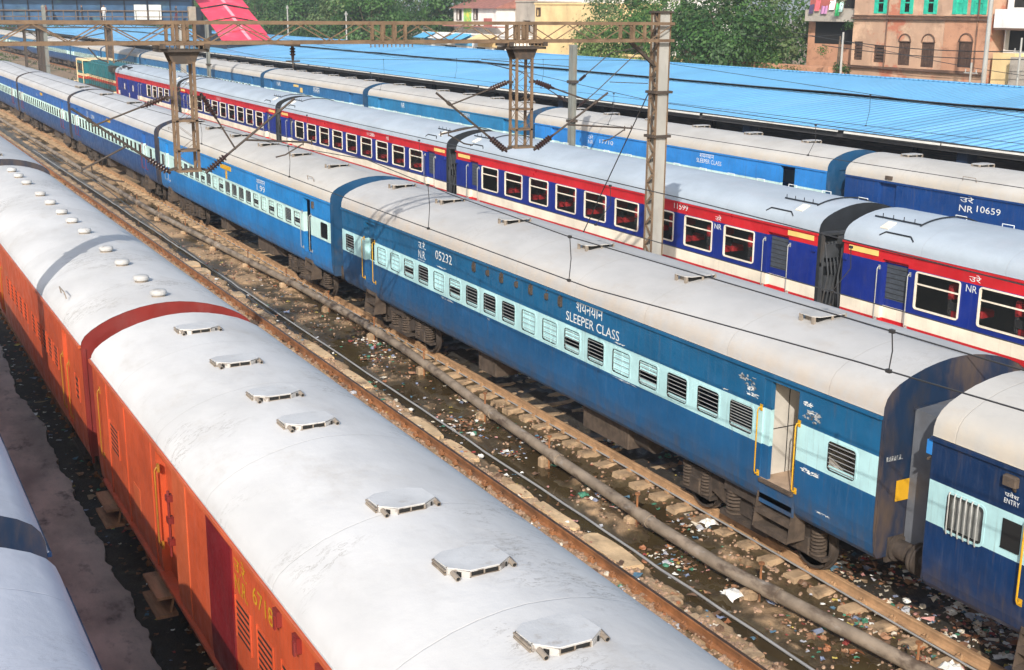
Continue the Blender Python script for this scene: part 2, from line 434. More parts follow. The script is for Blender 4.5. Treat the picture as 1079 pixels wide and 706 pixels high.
def coach(name, label, group, xc, y0, s):
    """s: dict(bands, mats, roof, trim, end, windows, doors, frame, detail, ...)"""
    root = thing(name, label, 'railway coach', (xc, y0, 0), group)
    det = s.get('detail', 1)
    holes = [(y-w, y, z, z+h) for (y, w, z, h, k) in s['windows']]+[d[:4] for d in s.get('doors', [])]
    mb = cached(('bodymb', s['key']), lambda: body_mesh(s['bands'], holes, zmin=s.get('zmin', 1.0), nwin=len(s['windows'])))
    link('body', cached(('body', s['key'], tuple(m.name for m in s['mats'])), lambda: mb.mesh('body', s['mats'])), root)
    link('roof', roof_mesh(s['roof'], s['trim'], s.get('rk', 1)), root)
    link('end_wall', end_mesh(s['end'], M['dirtyiron'], s.get('rk', 1), s.get('zmin', 1.0)), root)
    link('end_wall', end_mesh(s['end'], M['dirtyiron'], s.get('rk', 1), s.get('zmin', 1.0)), root, (0, LEN, 0), (0, 0, PI))
    for (y, w, z, h, k) in s['windows']: window_obj(root, y-w, z, w, h, k, s['frame'], s)
    for d in s.get('doors', []):
        y0_, y1_, z0, z1, kind = d[:5]
        if kind == 'leaf':
            def mk():
                m2 = MB(); zs = sorted({z0, z1} | {zt for zt, _ in s['bands'] if z0 < zt < z1})
                for a, b in zip(zs, zs[1:]):
                    mi = next(m for zt, m in s['bands'] if (a+b)/2 < zt)
                    m2.box(0, .03, 0, y1_-y0_, a-z0, b-z0, mi)
                w2 = y1_-y0_
                if s.get('doorglass', True):
                    ga, gb = s.get('dglass', (2.02, 2.62)); u0, u1 = s.get('dw', (.2, .8)); m2.box(-.006, 0, w2*u0, w2*u1, ga-z0, gb-z0, len(s['mats']))
                    for k in range(7): zz = ga-z0+.03+k*(gb-ga)/7; m2.box(-.012, -.006, w2*u0, w2*u1, zz, zz+.012, len(s['mats'])+1)
                m2.tube([(-.03, w2*.12, .7), (-.03, w2*.12, .95)], .01, 6, len(s['mats'])+1)
                return m2.mesh('door', s['mats']+[s.get('dpane', M['glass']), M['rubber']])
            link('door', cached(('door', s['key'], d, tuple(m.name for m in s['mats'])), mk), root, (-HW+.12, y0_, z0))
        if s.get('rail'):
            handrail(root, y1_+s.get('ro', .09), s.get('railz', (1.48, 2.6))[0], s.get('railz', (1.48, 2.6))[1], s['rail'], s.get('railr', .015))
            handrail(root, y0_-s.get('ro', .07), s.get('railz', (1.48, 2.6))[0], s.get('railz', (1.48, 2.6))[1], s['rail'], s.get('railr', .015))
        if det >= 1 and not s.get('nosteps'): steps(root, y0_+.02, y1_+.06)
    for y in s.get('hatches', []):
        link('roof_ventilator', s['hatch'](), root, (s.get('hx', -.2), y, (3.818 if s.get('rk', 1) < 1 else 3.925)-.012))
    for (body, y, z, w, h, mt) in s.get('texts', []):
        link('lettering', text_mesh(body, w, h, mt), root, (-side_x(z)-.006, y, z))
    if det >= 1:
        mb = MB(); mb.box(-1.0, 1.0, .3, LEN-.3, .88, .99)
        for yy in (6.2, 9.5, 12.4): mb.box(-.9, .9, yy, yy+.15, .7, .88)
        mb.tube([(-.95, 1, .8), (-.95, LEN-1, .8)], .03, 6); mb.tube([(-.7, 6.5, .62), (-.7, 8.3, .62)], .22, 14)
        link('underframe', cached('uf', lambda: mb.mesh('underframe', M['dirtyiron'], 40)), root)
        for yy, ln in ((7.0, 1.7), (12.6, .9)) if s.get('zmin', 1) <= 1 else ():
            m3 = MB(); m3.bbox(-1.05, -.45, 0, ln, .38, .86, .02)
            for k in (.08, ln-.14): m3.box(-1.062, -1.05, k, k+.06, .38, .86)
            link('equipment_box', cached(('eq', ln), lambda: m3.mesh('equipment_box', M['dustyiron'])), root, (0, yy, 0))
        for yy in (3.28, 18.06): bogie(root, yy, det >= 2)
        buffers(root, 0); buffers(root, 1)
        def gw():
            m4 = MB()
            for sx in (-1, 1): m4.box(sx*.78-.09, sx*.78+.09, -.44, -.035, 1.15, 3.12)
            m4.box(-.87, .87, -.44, -.035, 3.12, 3.24); m4.box(-.69, .69, -.3, -.035, 1.15, 1.2)
            m4.prism([(-.87, 3.24), (.87, 3.24), (.0, 3.30)], -.44, -.035, 1)
            return m4.mesh('gangway', s.get('gang', M['ganggrey']))
        link('gangway', cached(('gw', s.get('gang', M['ganggrey']).name), gw), root)
        link('gangway', cached(('gw', s.get('gang', M['ganggrey']).name), gw), root, (0, LEN, 0), (0, 0, PI))
    return root

def flat_hatch():
    def mk():
        mb = MB()
        mb.prism([(-.36, -.14), (-.26, -.24), (.26, -.24), (.36, -.14), (.36, .14), (.26, .24), (-.26, .24), (-.36, .14)], .075, .09, 2, 0)
        mb.box(-.24, .24, -.15, .15, -.05, .075, 2)
        for sx in (-1, 1):
            for sy in (-1, 1):
                mb.box(sx*.33-.02, sx*.33+.02, sy*.15-.03, sy*.15+.03, -.05, .075, 1)
        mb.box(-.26, -.25, -.12, .12, -.03, .07, 1); mb.box(-.02, .02, -.235, -.22, .0, .075, 1)
        return mb.mesh('roof_ventilator', [M['hatchtop'], M['hatchside'], M['black']])
    return cached('flat_hatch', mk)
def tall_hatch():
    """lid with clipped corners over an open slotted box, pipe stubs at two corners"""
    def mk():
        mb = MB(); w, d = .31, .28
        lid = [(-w, -d+.17), (-w+.15, -d), (w-.17, -d), (w, -d+.13), (w, d-.1), (w-.12, d), (-w+.12, d), (-w, d-.1)]
        n_ = len(lid); zl = lambda v: .068-.04*(v+d)/(2*d)
        mb.add([(u, v, zl(v)) for u, v in lid]+[(u, v, zl(v)+.01) for u, v in lid], [tuple(range(n_-1, -1, -1)), tuple(range(n_, 2*n_))]+[(k, (k+1) % n_, n_+(k+1) % n_, n_+k) for k in range(n_)], 0)
        mb.box(-w+.06, w-.06, -d+.06, d-.14, -.06, .045, 2); mb.box(-w+.16, w-.18, -d+.012, -d+.07, -.03, .058, 2)          # dark core
        mb.box(-w+.15, w-.17, -d, -d+.012, .0, .012, 3); mb.box(-w+.15, w-.17, -d-.004, -d+.008, .060, .067, 1)
        for u in (-w+.15, -.02, w-.18): mb.box(u, u+.012, -d, -d+.014, -.02, .066, 3)
        for u, s in ((-w, 1),):
            mb.box(u-.02, u-.005, -d+.18, d-.1, -.02, .005, 3); mb.box(u-.02, u-.005, -d+.18, d-.1, .018, .036, 3)
            mb.box(u, u+.012, -d+.17, -d+.19, -.03, .07, 1); mb.box(u, u+.012, d-.12, d-.1, -.03, .045, 1)
        mb.bar((-w+.01, -d+.17, .03), (-w+.15, -d, .03), .012, .06, 1)
        mb.bar((w-.17, -d, .03), (w, -d+.13, .025), .012, .055, 1)
        for c in ((-w+.03, -d+.02), (w+.0, -d+.05)):
            mb.tube([(c[0], c[1]+.10, .03), (c[0], c[1]-.02, .015)], .026, 8, 3); mb.tube([(c[0], c[1]-.0, .02), (c[0], c[1]-.022, .015)], .019, 8, 2)
        return mb.mesh('roof_ventilator', [M['whitelid'], M['hatchrim'], M['black'], M['hatchside']])
    return cached('tall_hatch', mk)
def dome_vent():
    def mk():
        mb = MB()
        mb.lathe((0, 0, -.05), (0, 0, 1), [(.12, 0), (.12, .10)], 16, 1); mb.lathe((0, 0, -.05), (0, 0, 1), [(.14, .095), (.15, .125), (.135, .165), (.08, .185), (.0, .19)], 18)
        return mb.mesh('roof_ventilator', [M['domegrey'], M['hatchside']], 50)
    return cached('dome', mk)
def wire_handle(parent, x, y, z):
    mb = MB(); mb.tube([(0, -.28, 0), (-.03, -.25, .13), (-.03, .25, .13), (0, .28, 0)], .012, 6)
    link('roof_handle', cached('rh', lambda: mb.mesh('roof_handle', M['hatchside'], 50)), parent, (x, y, z))
# ------------------------------------------------------------------ colours
def mk_materials():
    P = dict(
        steel=(22, 82, 128), steelup=(20, 88, 130), aqua=(174, 214, 218), sky=(22, 118, 186), skyup=(32, 128, 198), royal=(22, 70, 122), royalup=(26, 92, 164),
        navy=(10, 48, 92), navyup=(11, 42, 80), deep=(14, 62, 126), teal=(38, 122, 172), mid=(40, 104, 156), bright=(44, 130, 208), pale=(196, 228, 224))
    for k, c in P.items(): M[k] = paint('paint '+k, lin(c), low=k in ('steel', 'sky', 'royal', 'navy', 'deep'))
    M['red'] = paint('paint red', lin((192, 34, 42)), .35, .12, False)
    M['ultra'] = paint('paint ultramarine', lin((17, 42, 126)), .4, .25, False)
    M['cream'] = paint('paint cream', lin((236, 226, 208)), .45, .2, False)
    M['orange'] = paint('paint orange', lin((188, 80, 45)), .42, .4)
    M['orangelight'] = paint('paint lighter orange', lin((192, 92, 54)), .42, .2)
    M['maroon'] = paint('paint maroon', lin((112, 18, 26)), .42, .2)
    M['redoxide'] = paint('paint red oxide', lin((122, 38, 33)), .5, .4)
    M['navyend'] = mat('paint navy end', lin((16, 40, 68)), .55, dirt=[((.10, .07, .05), (1.6, 1.6, .5), .40, .66, .85), ((.03, .03, .035), (2, 2, 1), .5, .7, .6)])
    M['blueend'] = paint('paint blue end', lin((20, 70, 108)), .5, .8)
    M['yellow'] = mat('paint yellow', lin((206, 158, 34)), .45, dirt=[(DIRT, (3, 3, 3), .55, .75, .5)])
    M['gold'] = mat('paint dull yellow', lin((160, 112, 34)), .5, dirt=[(DIRT, (4, 4, 4), .5, .75, .6)])
    M['white'] = mat('paint white', lin((222, 226, 226)), .5, dirt=[((.35, .36, .38), (2, 4, 2), .5, .75, .35)])
    M['platey'] = mat('yellow enamel', lin((236, 200, 120)), .4)
    M['rubber'] = mat('window rubber', (.02, .02, .02), .6)
    M['bars'] = mat('galvanised bars', (.42, .43, .42), .45, .3)
    M['glass'] = mat('dark window glass', (.012, .014, .016), .12, spec=.6)
    M['doorpane'] = mat('dusty door pane', lin((72, 78, 86)), .35, var=.2, vs=(1, 3, 12))
    M['frosted'] = mat('dusty grey glass', (.20, .21, .20), .5, var=.3, vs=(1, 16, 3), dirt=[((.42, .42, .40), (1, 18, 2), .45, .7, .6)])
    M['black'] = mat('black gap', (.008, .008, .008), .8)
    M['dirtyiron'] = mat('dirty iron', (.055, .042, .034), .8, var=.3, vsc=6, dirt=[((.16, .11, .07), (3, 3, 3), .5, .75, .6)], bump=.4, bsc=30)
    M['dustyiron'] = mat('dusty iron', (.085, .062, .046), .85, var=.3, vsc=6, dirt=[((.05, .04, .035), (4, 4, 4), .5, .75, .7)], bump=.4, bsc=30)
    M['plank'] = mat('weathered plank', lin((150, 112, 84)), .85, var=.25, vs=(6, 1, 1), dirt=[((.08, .06, .045), (4, 2, 4), .5, .75, .6)])
    M['ganggrey'] = mat('gangway grey', (.12, .13, .15), .6, var=.2, dirt=[(DIRT, (2, 2, 1), .5, .8, .6)])
    M['gangdark'] = mat('gangway dark grey', (.045, .05, .058), .6, var=.3, dirt=[(DIRT, (3, 3, 1), .5, .75, .5)])
    M['gangblack'] = mat('gangway black', (.014, .017, .022), .6, var=.3)
    M['hatchtop'] = mat('hatch grey', (.42, .41, .395), .6, dirt=[((.2, .15, .11), (4, 4, 4), .55, .8, .6)])
    M['hatchside'] = mat('hatch brown grey', (.26, .22, .18), .7, dirt=[((.1, .07, .05), (6, 6, 6), .5, .7, .7)])
    M['domegrey'] = mat('vent dome grey', (.46, .46, .455), .6, dirt=[((.2, .17, .14), (6, 6, 6), .52, .72, .7)])
    M['hatchrim'] = mat('chipped white rim', (.46, .44, .42), .7, dirt=[((.14, .11, .09), (9, 9, 9), .5, .62, .8)])
    M['whitelid'] = mat('white coated lid', (.54, .54, .54), .6, dirt=[((.3, .25, .2), (5, 5, 5), .56, .74, .6)], bump=.2)
    M['roofgrey'] = roofmat('roof grey', (.43, .43, .43), edge=(.47, .40, .33))
    M['roofcool'] = roofmat('roof cool grey', (.46, .47, .485), st=.35, edge=(.46, .42, .38))
    M['roofcream'] = roofmat('roof cream', (.46, .45, .43), edge=(.50, .44, .36))
    M['roofred'] = roofmat('roof pale blue grey', (.37, .43, .495), stain=(.43, .41, .45), st=.45, cracks=.1)
    M['roofsilver'] = roofmat('roof white coating', (.555, .555, .555), stain=(.40, .37, .335), st=.6, cracks=1.0)
    M['roofwhite'] = roofmat('roof bluish white', (.50, .52, .58), stain=(.42, .43, .49), st=.5, cracks=.4)
    M['panelwall'] = mat('vestibule laminate', (.55, .52, .47), .5, dirt=[((.3, .24, .18), (3, 3, 1), .5, .8, .5)])
    M['floortan'] = mat('vestibule floor', (.42, .30, .21), .8, dirt=[((.2, .14, .1), (4, 4, 4), .45, .7, .6)])
    M['seatred'] = mat('seat red', lin((168, 30, 36)), .7)
    M['seatdark'] = mat('seat dark', (.025, .024, .026), .6)
    M['inside'] = mat('coach inside', (.10, .10, .11), .8)
    t = NT('tinted pane'); t.color((.03, .035, .035)); t.rough(.06); t.b.inputs['Alpha'].default_value = .12; M['pane'] = t.m
mk_materials()

XMAIN, XORANGE, XRED, XBLUE, XLEFT = 14.16, 4.79, 23.63, 32.82, .02
YMAIN, YORANGE, YRED, YBLUE = 12.30, -.97, 1.93, 11.77

BANDS3 = [(1.99, 0), (2.60, 1), (3.3, 2)]
def row(y0, n, pitch, w, z, h, kinds): return [(y0+k*pitch, w, z, h, kinds[k % len(kinds)]) for k in range(n)]

# ---- the long blue train
KA = ['dense', 'open', 'open', 'half', 'shut', 'open', 'half', 'shut', 'shut', 'open', 'open', 'open', 'half', 'shut', 'open', 'half', 'shut', 'shut']
HY = [2.73, 6.2, 9.7, 13.3, 16.8, 19.9]
def blue_style(key, lower, band, upper, kinds, roof, end, **k):
    d = dict(key=key, bands=BANDS3, mats=[M[lower], M[band], M[upper]], roof=M[roof], trim=M[upper], end=M[end], frame=M[band],
             windows=[(1.04, .61, 2.05, .49, 'open')]+row(3.4, 18, .9, .61, 2.05, .48, kinds)+[(21.05, .64, 2.02, .5, 'open')],
             doors=[(1.73, 2.37, 1.36, 3.09, 'leaf'), (18.92, 19.6, 1.36, 3.06, 'leaf')], rail=M['yellow'], detail=2, hatches=HY, hatch=flat_hatch)
    d.update(k); return d
MAINGROUP = 'blue coaches of the long passenger train'
WT = M['white']
sA = blue_style('A', 'steel', 'aqua', 'steelup', KA, 'roofgrey', 'navyend',
    doors=[(1.73, 2.56, 1.0, 3.09, 'open'), (18.92, 19.6, 1.36, 3.06, 'leaf')], ro=.04, railr=.012,
    texts=[('शयनयान', 8.34, 2.955, .98, .20, WT), ('SLEEPER CLASS', 8.73, 2.69, 1.95, .19, WT), ('उ.रे.', 15.98, 2.95, .44, .21, WT), ('N.R.', 15.98, 2.70, .44, .2, WT),
           ('05232', 14.97, 2.84, .92, .22, WT)])
A = coach('sleeper_coach', 'steel blue sleeper coach in the middle with its near door open', MAINGROUP, XMAIN, YMAIN, sA)
# vestibule behind the open door
mb = MB()
for (x0, x1, y0, y1, z0, z1, m) in [(-1.32, -.35, 1.55, 1.58, 1.38, 3.2, 0), (-1.35, -.35, 2.56, 2.59, 1.38, 3.2, 0), (-.35, -.32, 1.55, 2.59, 1.38, 3.2, 0), (-HW+.02, -.35, 1.735, 2.555, 1.38, 1.42, 1), (-1.32, -.35, 1.55, 2.59, 3.12, 3.15, 0)]:
    mb.box(x0, x1, y0, y1, z0, z1, m)
mb.box(-1.33, -.35, 2.552, 2.56, 2.20, 2.212, 2); mb.box(-.95, -.938, 2.552, 2.56, 1.42, 3.12, 2); mb.box(-.36, -.35, 1.98, 1.99, 1.42, 3.12, 2)
mb.box(-HW-.03, -HW+.02, 1.74, 2.55, 1.36, 1.415, 3); mb.box(-HW+.02, -HW+.05, 1.735, 2.555, 1.0, 1.36, 4)
mb.build('vestibule', [M['panelwall'], M['floortan'], M['black'], M['dustyiron'], M['steel']], A)
# door jamb strip, painted like the side
mb = MB()
for z0, z1, m in ((1.40, 1.99, 0), (1.99, 2.60, 1), (2.60, 3.08, 2)): mb.box(-HW+.03, -HW+.10, 2.40, 2.552, z0, z1, m)
mb.build('door', [M['steel'], M['aqua'], M['steelup']], A)
for k, y in enumerate((12.85, 12.15, 11.5, 10.8, 10.18, 9.5, 8.95)):
    mb = MB(); big = k % 2 == 0
    mb.box(-.05, .0, -.05 if big else -.03, .05 if big else .03, -.10 if big else -.07, .10 if big else .06)
    mb.box(-.075, -.05, -.02, .02, -.05, .05); mb.tube([(-.03, 0, .1), (-.02, 0, .2)], .012, 6)
    link('lamp_bracket', cached(('lb', big), lambda: mb.mesh('lamp_bracket', M['dirtyiron'])), A, (-HW, y, 3.02))
def scraped_notice(parent, y, z, w, h, seed, mt):
    rr = random.Random(seed); mb = MB()
    for k in range(26):
        a = rr.uniform(0, w); b = rr.uniform(0, h); u = rr.uniform(.03, .16)*w*1.3; v = rr.uniform(.02, .14)*h*1.6
        P = [(-.0, -(a+u*math.cos(t)*rr.uniform(.6, 1)), b+v*math.sin(t)*rr.uniform(.5, 1)) for t in [2*PI*i/7 for i in range(7)]]
        mb.face([(-.001*k*.2, p[1], p[2]) for p in P])
    return mb.build('notice', mt, parent, (-side_x(z)-.006, y, z))
M['noticegrey'] = mat('scraped notice', (.34, .36, .37), .7, dirt=[((.04, .05, .07), (14, 14, 14), .48, .56, .9)])
scraped_notice(A, 3.16, 2.86, .38, .17, 1, M['noticegrey']); scraped_notice(A, 1.60, 2.70, .36, .17, 2, M['noticegrey']); scraped_notice(A, 1.50, 2.82, .22, .06, 3, WT)
scraped_notice(A, 1.6, 1.86, .40, .07, 4, WT)
for (y, z, w, h, sd) in ((2.98, 2.80, .18, .06, 8), (2.98, 2.72, .3, .05, 9), (1.62, 2.92, .2, .07, 10), (14.9, 2.66, .5, .03, 11), (6.9, 2.64, .35, .03, 12), (12.2, 1.93, .12, .03, 13), (6.9, 1.95, .7, .025, 14), (14.6, 1.93, .6, .03, 15), (3.6, 2.63, .14, .03, 16), (1.2, 1.3, .3, .03, 17), (16.0, 2.64, .4, .025, 18)):
    scraped_notice(A, y, z, w, h, sd, WT)
mb = MB(); mb.box(-.17, .17, -.012, 0, -.16, .16); mb.build('reflector_plate', M['yellow'], A, (-.95, -.03, 2.02))
mb = MB()
mb.box(-.22, .10, -.003, 0, .0, .006)
for k in range(6): mb.box(-.22+.05*k, -.19+.05*k, -.004, 0, .006, .07)
mb.build('lettering', M['noticegrey'], A, (-1.12, -.013, 2.50))

sB = blue_style('B', 'navy', 'aqua', 'navyup', KA, 'roofcream', 'navyend',
    windows=[(1.04, .61, 2.05, .49, 'open')]+row(3.4, 18, .9, .61, 2.05, .48, KA)+[(21.02, .64, 1.98, .54, 'caged')],
    doors=[(1.73, 2.37, 1.36, 3.09, 'leaf'), (18.92, 19.6, 1.36, 3.06, 'leaf')],
    texts=[('पवेश', 20.10, 2.80, .22, .07, WT), ('ENTRY', 20.10, 2.71, .24, .065, WT)])
B = coach('sleeper_coach', 'dark navy and aqua coach with barred frosted window at the right edge', MAINGROUP, XMAIN, YMAIN-PITCH, sB)
mb = MB(); mb.box(-.012, .0, -.29, 0, 0, .40); mb.box(-.02, -.012, -.29, 0, .0, .012); mb.build('notice_board', M['black'], B, (-HW, 20.08, 2.10))
mb = MB(); mb.bbox(-.09, .0, -.11, .11, -.07, .07, .02); mb.bar((-.05, -.05, -.07), (0, -.05, -.14), .03); mb.build('lamp_bracket', M['dustyiron'], B, (-HW, 20.0, 3.04))
mb = MB(); mb.box(-.02, .14, .0, .10, -.08, .12); mb.build('lamp_bracket', M['bright'], B, (-HW+.02, LEN+.01, 3.02))
mb = MB(); mb.tube([(-.05, .04, -.12), (.12, .10, -.10)], .02, 6); mb.build('lamp_bracket', M['dustyiron'], B, (-HW+.02, LEN, 3.0))

sC = blue_style('C', 'sky', 'pale', 'skyup', ['shut', 'dense', 'shut', 'shut', 'shut', 'shut', 'dense', 'open', 'open', 'dense', 'shut', 'shut', 'dense', 'shut', 'open', 'open', 'dense', 'open'], 'roofcream', 'blueend',
    windows=[(.86, .62, 2.05, .49, 'plain')]+row(3.29, 19, .865, .60, 2.05, .48, ['half', 'dense', 'shut', 'half', 'shut', 'half', 'dense', 'dense', 'dense', 'dense', 'half', 'shut', 'dense', 'half', 'dense', 'dense', 'dense'])+[(21.0, .55, 2.02, .5, 'plain')],
    doors=[(1.75, 2.40, 1.36, 3.06, 'open'), (19.75, 20.2, 1.36, 3.06, 'leaf')], rail=M['bars'], railr=.011,
    texts=[('शयनयान', 7.15, 2.92, .92, .15, WT), ('1.99', 7.15, 2.68, .9, .2, WT)])
C_ = coach('sleeper_coach', 'bright blue coach right behind the steel blue sleeper coach, yellow board on its side', MAINGROUP, XMAIN, YMAIN+PITCH, sC)
mb = MB(); mb.box(-.02, 0, -1.35, 0, 0, .16); mb.build('destination_board', M['yellow'], C_, (-HW, 11.6, 2.95))
mb = MB(); mb.box(-.02, 0, -.16, 0, 0, .30); mb.build('destination_board', M['yellow'], C_, (-HW, 10.95, 2.62))
wire_handle(C_, -1.3, 2.1, 3.6); wire_handle(C_, -1.3, 19.9, 3.6)
mb = MB(); mb.box(-.06, 0, -.05, .05, -.1, .1); mb.build('lamp_bracket', M['dustyiron'], C_, (-HW, 1.45, 2.95))

NW = ['plain']
sD = blue_style('D', 'royal', 'pale', 'royalup', NW, 'roofcool', 'navyend', detail=1, windows=[(1.0, .42, 2.0, .52, 'plain')]+row(3.3, 18, .9, .46, 2.02, .5, NW)+[(20.9, .42, 2.0, .52, 'plain')],
    rail=M['redoxide'], hatches=[9.7, 16.8], texts=[('उ.रे.', 16.2, 2.9, .5, .22, WT), ('N.R.', 16.2, 2.66, .5, .2, WT), ('12004', 14.9, 2.8, .9, .2, WT)])
D = coach('passenger_coach', 'royal blue coach with dark windows, beyond the bright blue coach of the main train', MAINGROUP, XMAIN, YMAIN+2*PITCH, sD)
mb = MB(); mb.box(-.02, 0, -.9, 0, 0, .16); mb.build('destination_board', M['yellow'], D, (-HW, 10.6, 2.95))
E_ = coach('passenger_coach', 'royal blue main train coach with dark flat hatches at its near roof end', MAINGROUP, XMAIN, YMAIN+3*PITCH,
    dict(sD, hatches=[1.6, 2.4], texts=[('उ.रे.', 12.4, 2.8, .4, .2, WT)]))
mb = MB(); mb.box(-.02, 0, -.9, 0, 0, .16); mb.build('destination_board', M['yellow'], E_, (-HW, 10.6, 2.95))
F_ = coach('passenger_coach', 'blue coach of the main train cut off by the left edge of the picture', MAINGROUP, XMAIN, YMAIN+4*PITCH, dict(sD, hatches=[], texts=[]))

# ---- orange parcel vans
def orange_style(key, hatches, hatch, **k):
    d = dict(key=key, bands=[(3.3, 0)], mats=[M['orange']], roof=M['roofsilver'], trim=M['orangelight'], end=M['redoxide'], frame=M['orange'], windows=[], doors=[], detail=1, hatches=hatches, hatch=hatch, hx=-.02, rk=.86, zmin=1.22, nosteps=True)
    d.update(k); return d
def vent_panel(parent, y, z, w, h, n, seed=0):
    """pressed louvres: lit hoods above dark slots"""
    mb = MB()
    for k in range(n):
        zz = z+h*k/n
        mb.prism([(-.008, zz+h/n*.55), (-.003, zz+h/n), (.0, zz+h/n), (.0, zz+h/n*.5)], y-w, y, 1, 0)
        mb.box(-.004, .0, y-w, y, zz, zz+h/n*.55, 1)
    for yy in (y-w-.02, y): mb.box(-.02, .0, yy, yy+.02, z-.02, z+h+.01, 0)
    return mb.build('vent_louver', [M['orange'], M['black']], parent, (-HW-.002, 0, 0))
def plate(parent, name, y0, y1, z0, z1, mt, t=.014, x=None):
    mb = MB()
    zs = [z0]+[z for _, z in SIDE if z0 < z < z1]+[z1]
    for a, b in zip(zs, zs[1:]):
        pa, pb = -side_x(a), -side_x(b)
        mb.add([(pa-t, y0, a), (pa-t, y1, a), (pb-t, y1, b), (pb-t, y0, b), (pa+.01, y0, a), (pa+.01, y1, a), (pb+.01, y1, b), (pb+.01, y0, b)],
               [(0, 3, 2, 1), (0, 4, 7, 3), (1, 2, 6, 5), (0, 1, 5, 4), (3, 7, 6, 2)])
    return mb.build(name, mt, parent)
HO = [8.9, 10.48, 12.11, 15.03, 16.32, 18.09, 20.2, 5.7, 3.6]
O1 = coach('parcel_van', 'orange parcel van with yellow number and open slotted roof hatches, nearest the camera', 'orange parcel vans', XORANGE, YORANGE,
    orange_style('O1', HO, tall_hatch, doors=[(16.05, 16.95, 1.30, 3.06, 'leaf')], doorglass=False,
    texts=[('उ.रे.', 13.28, 2.90, .46, .19, M['yellow']), ('N.R.', 13.28, 2.66, .46, .19, M['yellow']), ('6718', 12.62, 2.80, .68, .2, M['yellow'])]))
plate(O1, 'door_panel', 15.36, 16.0, 1.26, 3.12, M['orangelight']); plate(O1, 'door_panel', 13.36, 14.36, 1.23, 3.14, M['maroon'], .02)
plate(O1, 'side_plate', 18.13, 18.52, 1.66, 2.08, M['orangelight'], .006)  # small thin plate in the lighter orange
for y, z in ((13.27, 2.12), (12.5, 2.12), (11.7, 2.12), (10.9, 2.12), (9.9, 2.12), (8.6, 2.12)): vent_panel(O1, y, z, .52, .46, 6)
vent_panel(O1, 20.05, 2.12, .62, .44, 6)
for y in (11.74, 11.16, 10.53):
    mb = MB(); mb.box(-.05, 0, -.07, .07, -.08, .08); mb.box(-.065, -.05, -.03, .03, -.12, .02); mb.build('door_hasp', M['redoxide'], O1, (-HW, y, 3.03))
for y in (16.86, 20.78): handrail(O1, y, 1.74, 2.85, M['gold'], .011, -1.52)
mb = MB(); mb.tube([(-.05, 0, 0), (-.05, 0, .9)], .018, 6)
for z in (.2, .5, .8): mb.box(-.08, 0, -.06, .06, z-.04, z+.04)
mb.build('door_bolt', M['redoxide'], O1, (-HW, 16.1, 1.9))
for y in (16.55, 19.95): steps(O1, y, y+.9, ztop=1.12, out=.2)
mb = MB()                                                   # lower door rail and body seam
mb.box(-HW-.04, -HW+.02, 8.0, 20.9, 1.26, 1.31)
for y in (17.2, 18.9, 20.2): mb.box(-HW-.012, -HW+.01, y, y+.03, 1.3, 3.16)
mb.build('side_rail', M['orange'], O1)
O2 = coach('parcel_van', 'orange parcel van with mushroom roof vents behind the nearest orange van', 'orange parcel vans', XORANGE, YORANGE+PITCH,
    orange_style('O2', [.51, 1.87, 3.56, 5.14, 7.56, 9.15, 10.58, 12.3, 13.99, 16.49, 18.12, 19.6], dome_vent, doors=[(1.5, 2.0, 1.3, 3.06, 'leaf'), (11.0, 11.9, 1.3, 3.06, 'leaf')], doorglass=False))
for y in (5.9, 5.2, 4.5, 3.8, 3.1, 9.9, 9.2, 8.5, 7.8, 7.1): vent_panel(O2, y, 2.12, .45, .40, 5)
vent_panel(O2, .8, 2.1, .36, .42, 4)
for y in (2.1, 1.42, 11.98, 10.9): handrail(O2, y, 1.52, 2.55, M['gold'], .011, -1.52)
wire_handle(O2, -1.3, 2.6, 3.52)
mb = MB()
for s in (0,):
    for k in range(4): mb.box(-.05*k-.02, -.05*k+.015, -.004, 0, .03*s+.05, .03*s+.09)
mb.build('lettering', M['noticegrey'], O2, (-1.15, -.03, 2.3))
O3 = coach('passenger_coach', 'grey roofed coach with a navy end beyond the two orange vans', None, XORANGE, YORANGE+2*PITCH,
    blue_style('O3', 'navy', 'aqua', 'navyup', NW, 'roofcool', 'navyend', windows=[], doors=[], hatches=[1.1, 5], rail=None, detail=1, frame=M['aqua']))

# ---- train under the camera at the left
for k, (lb, y0) in enumerate((('white roofed coach with a navy end wall at the left edge', 12.92), ('white roofed coach in the lower left corner', 12.92-PITCH))):
    coach('passenger_coach', lb, 'white roofed coaches at the lower left', XLEFT, y0,
        blue_style('L', 'navy', 'aqua', 'navyup', NW, 'roofwhite', 'navyend', windows=[], doors=[], hatches=[], rail=None, detail=1, frame=M['aqua']))

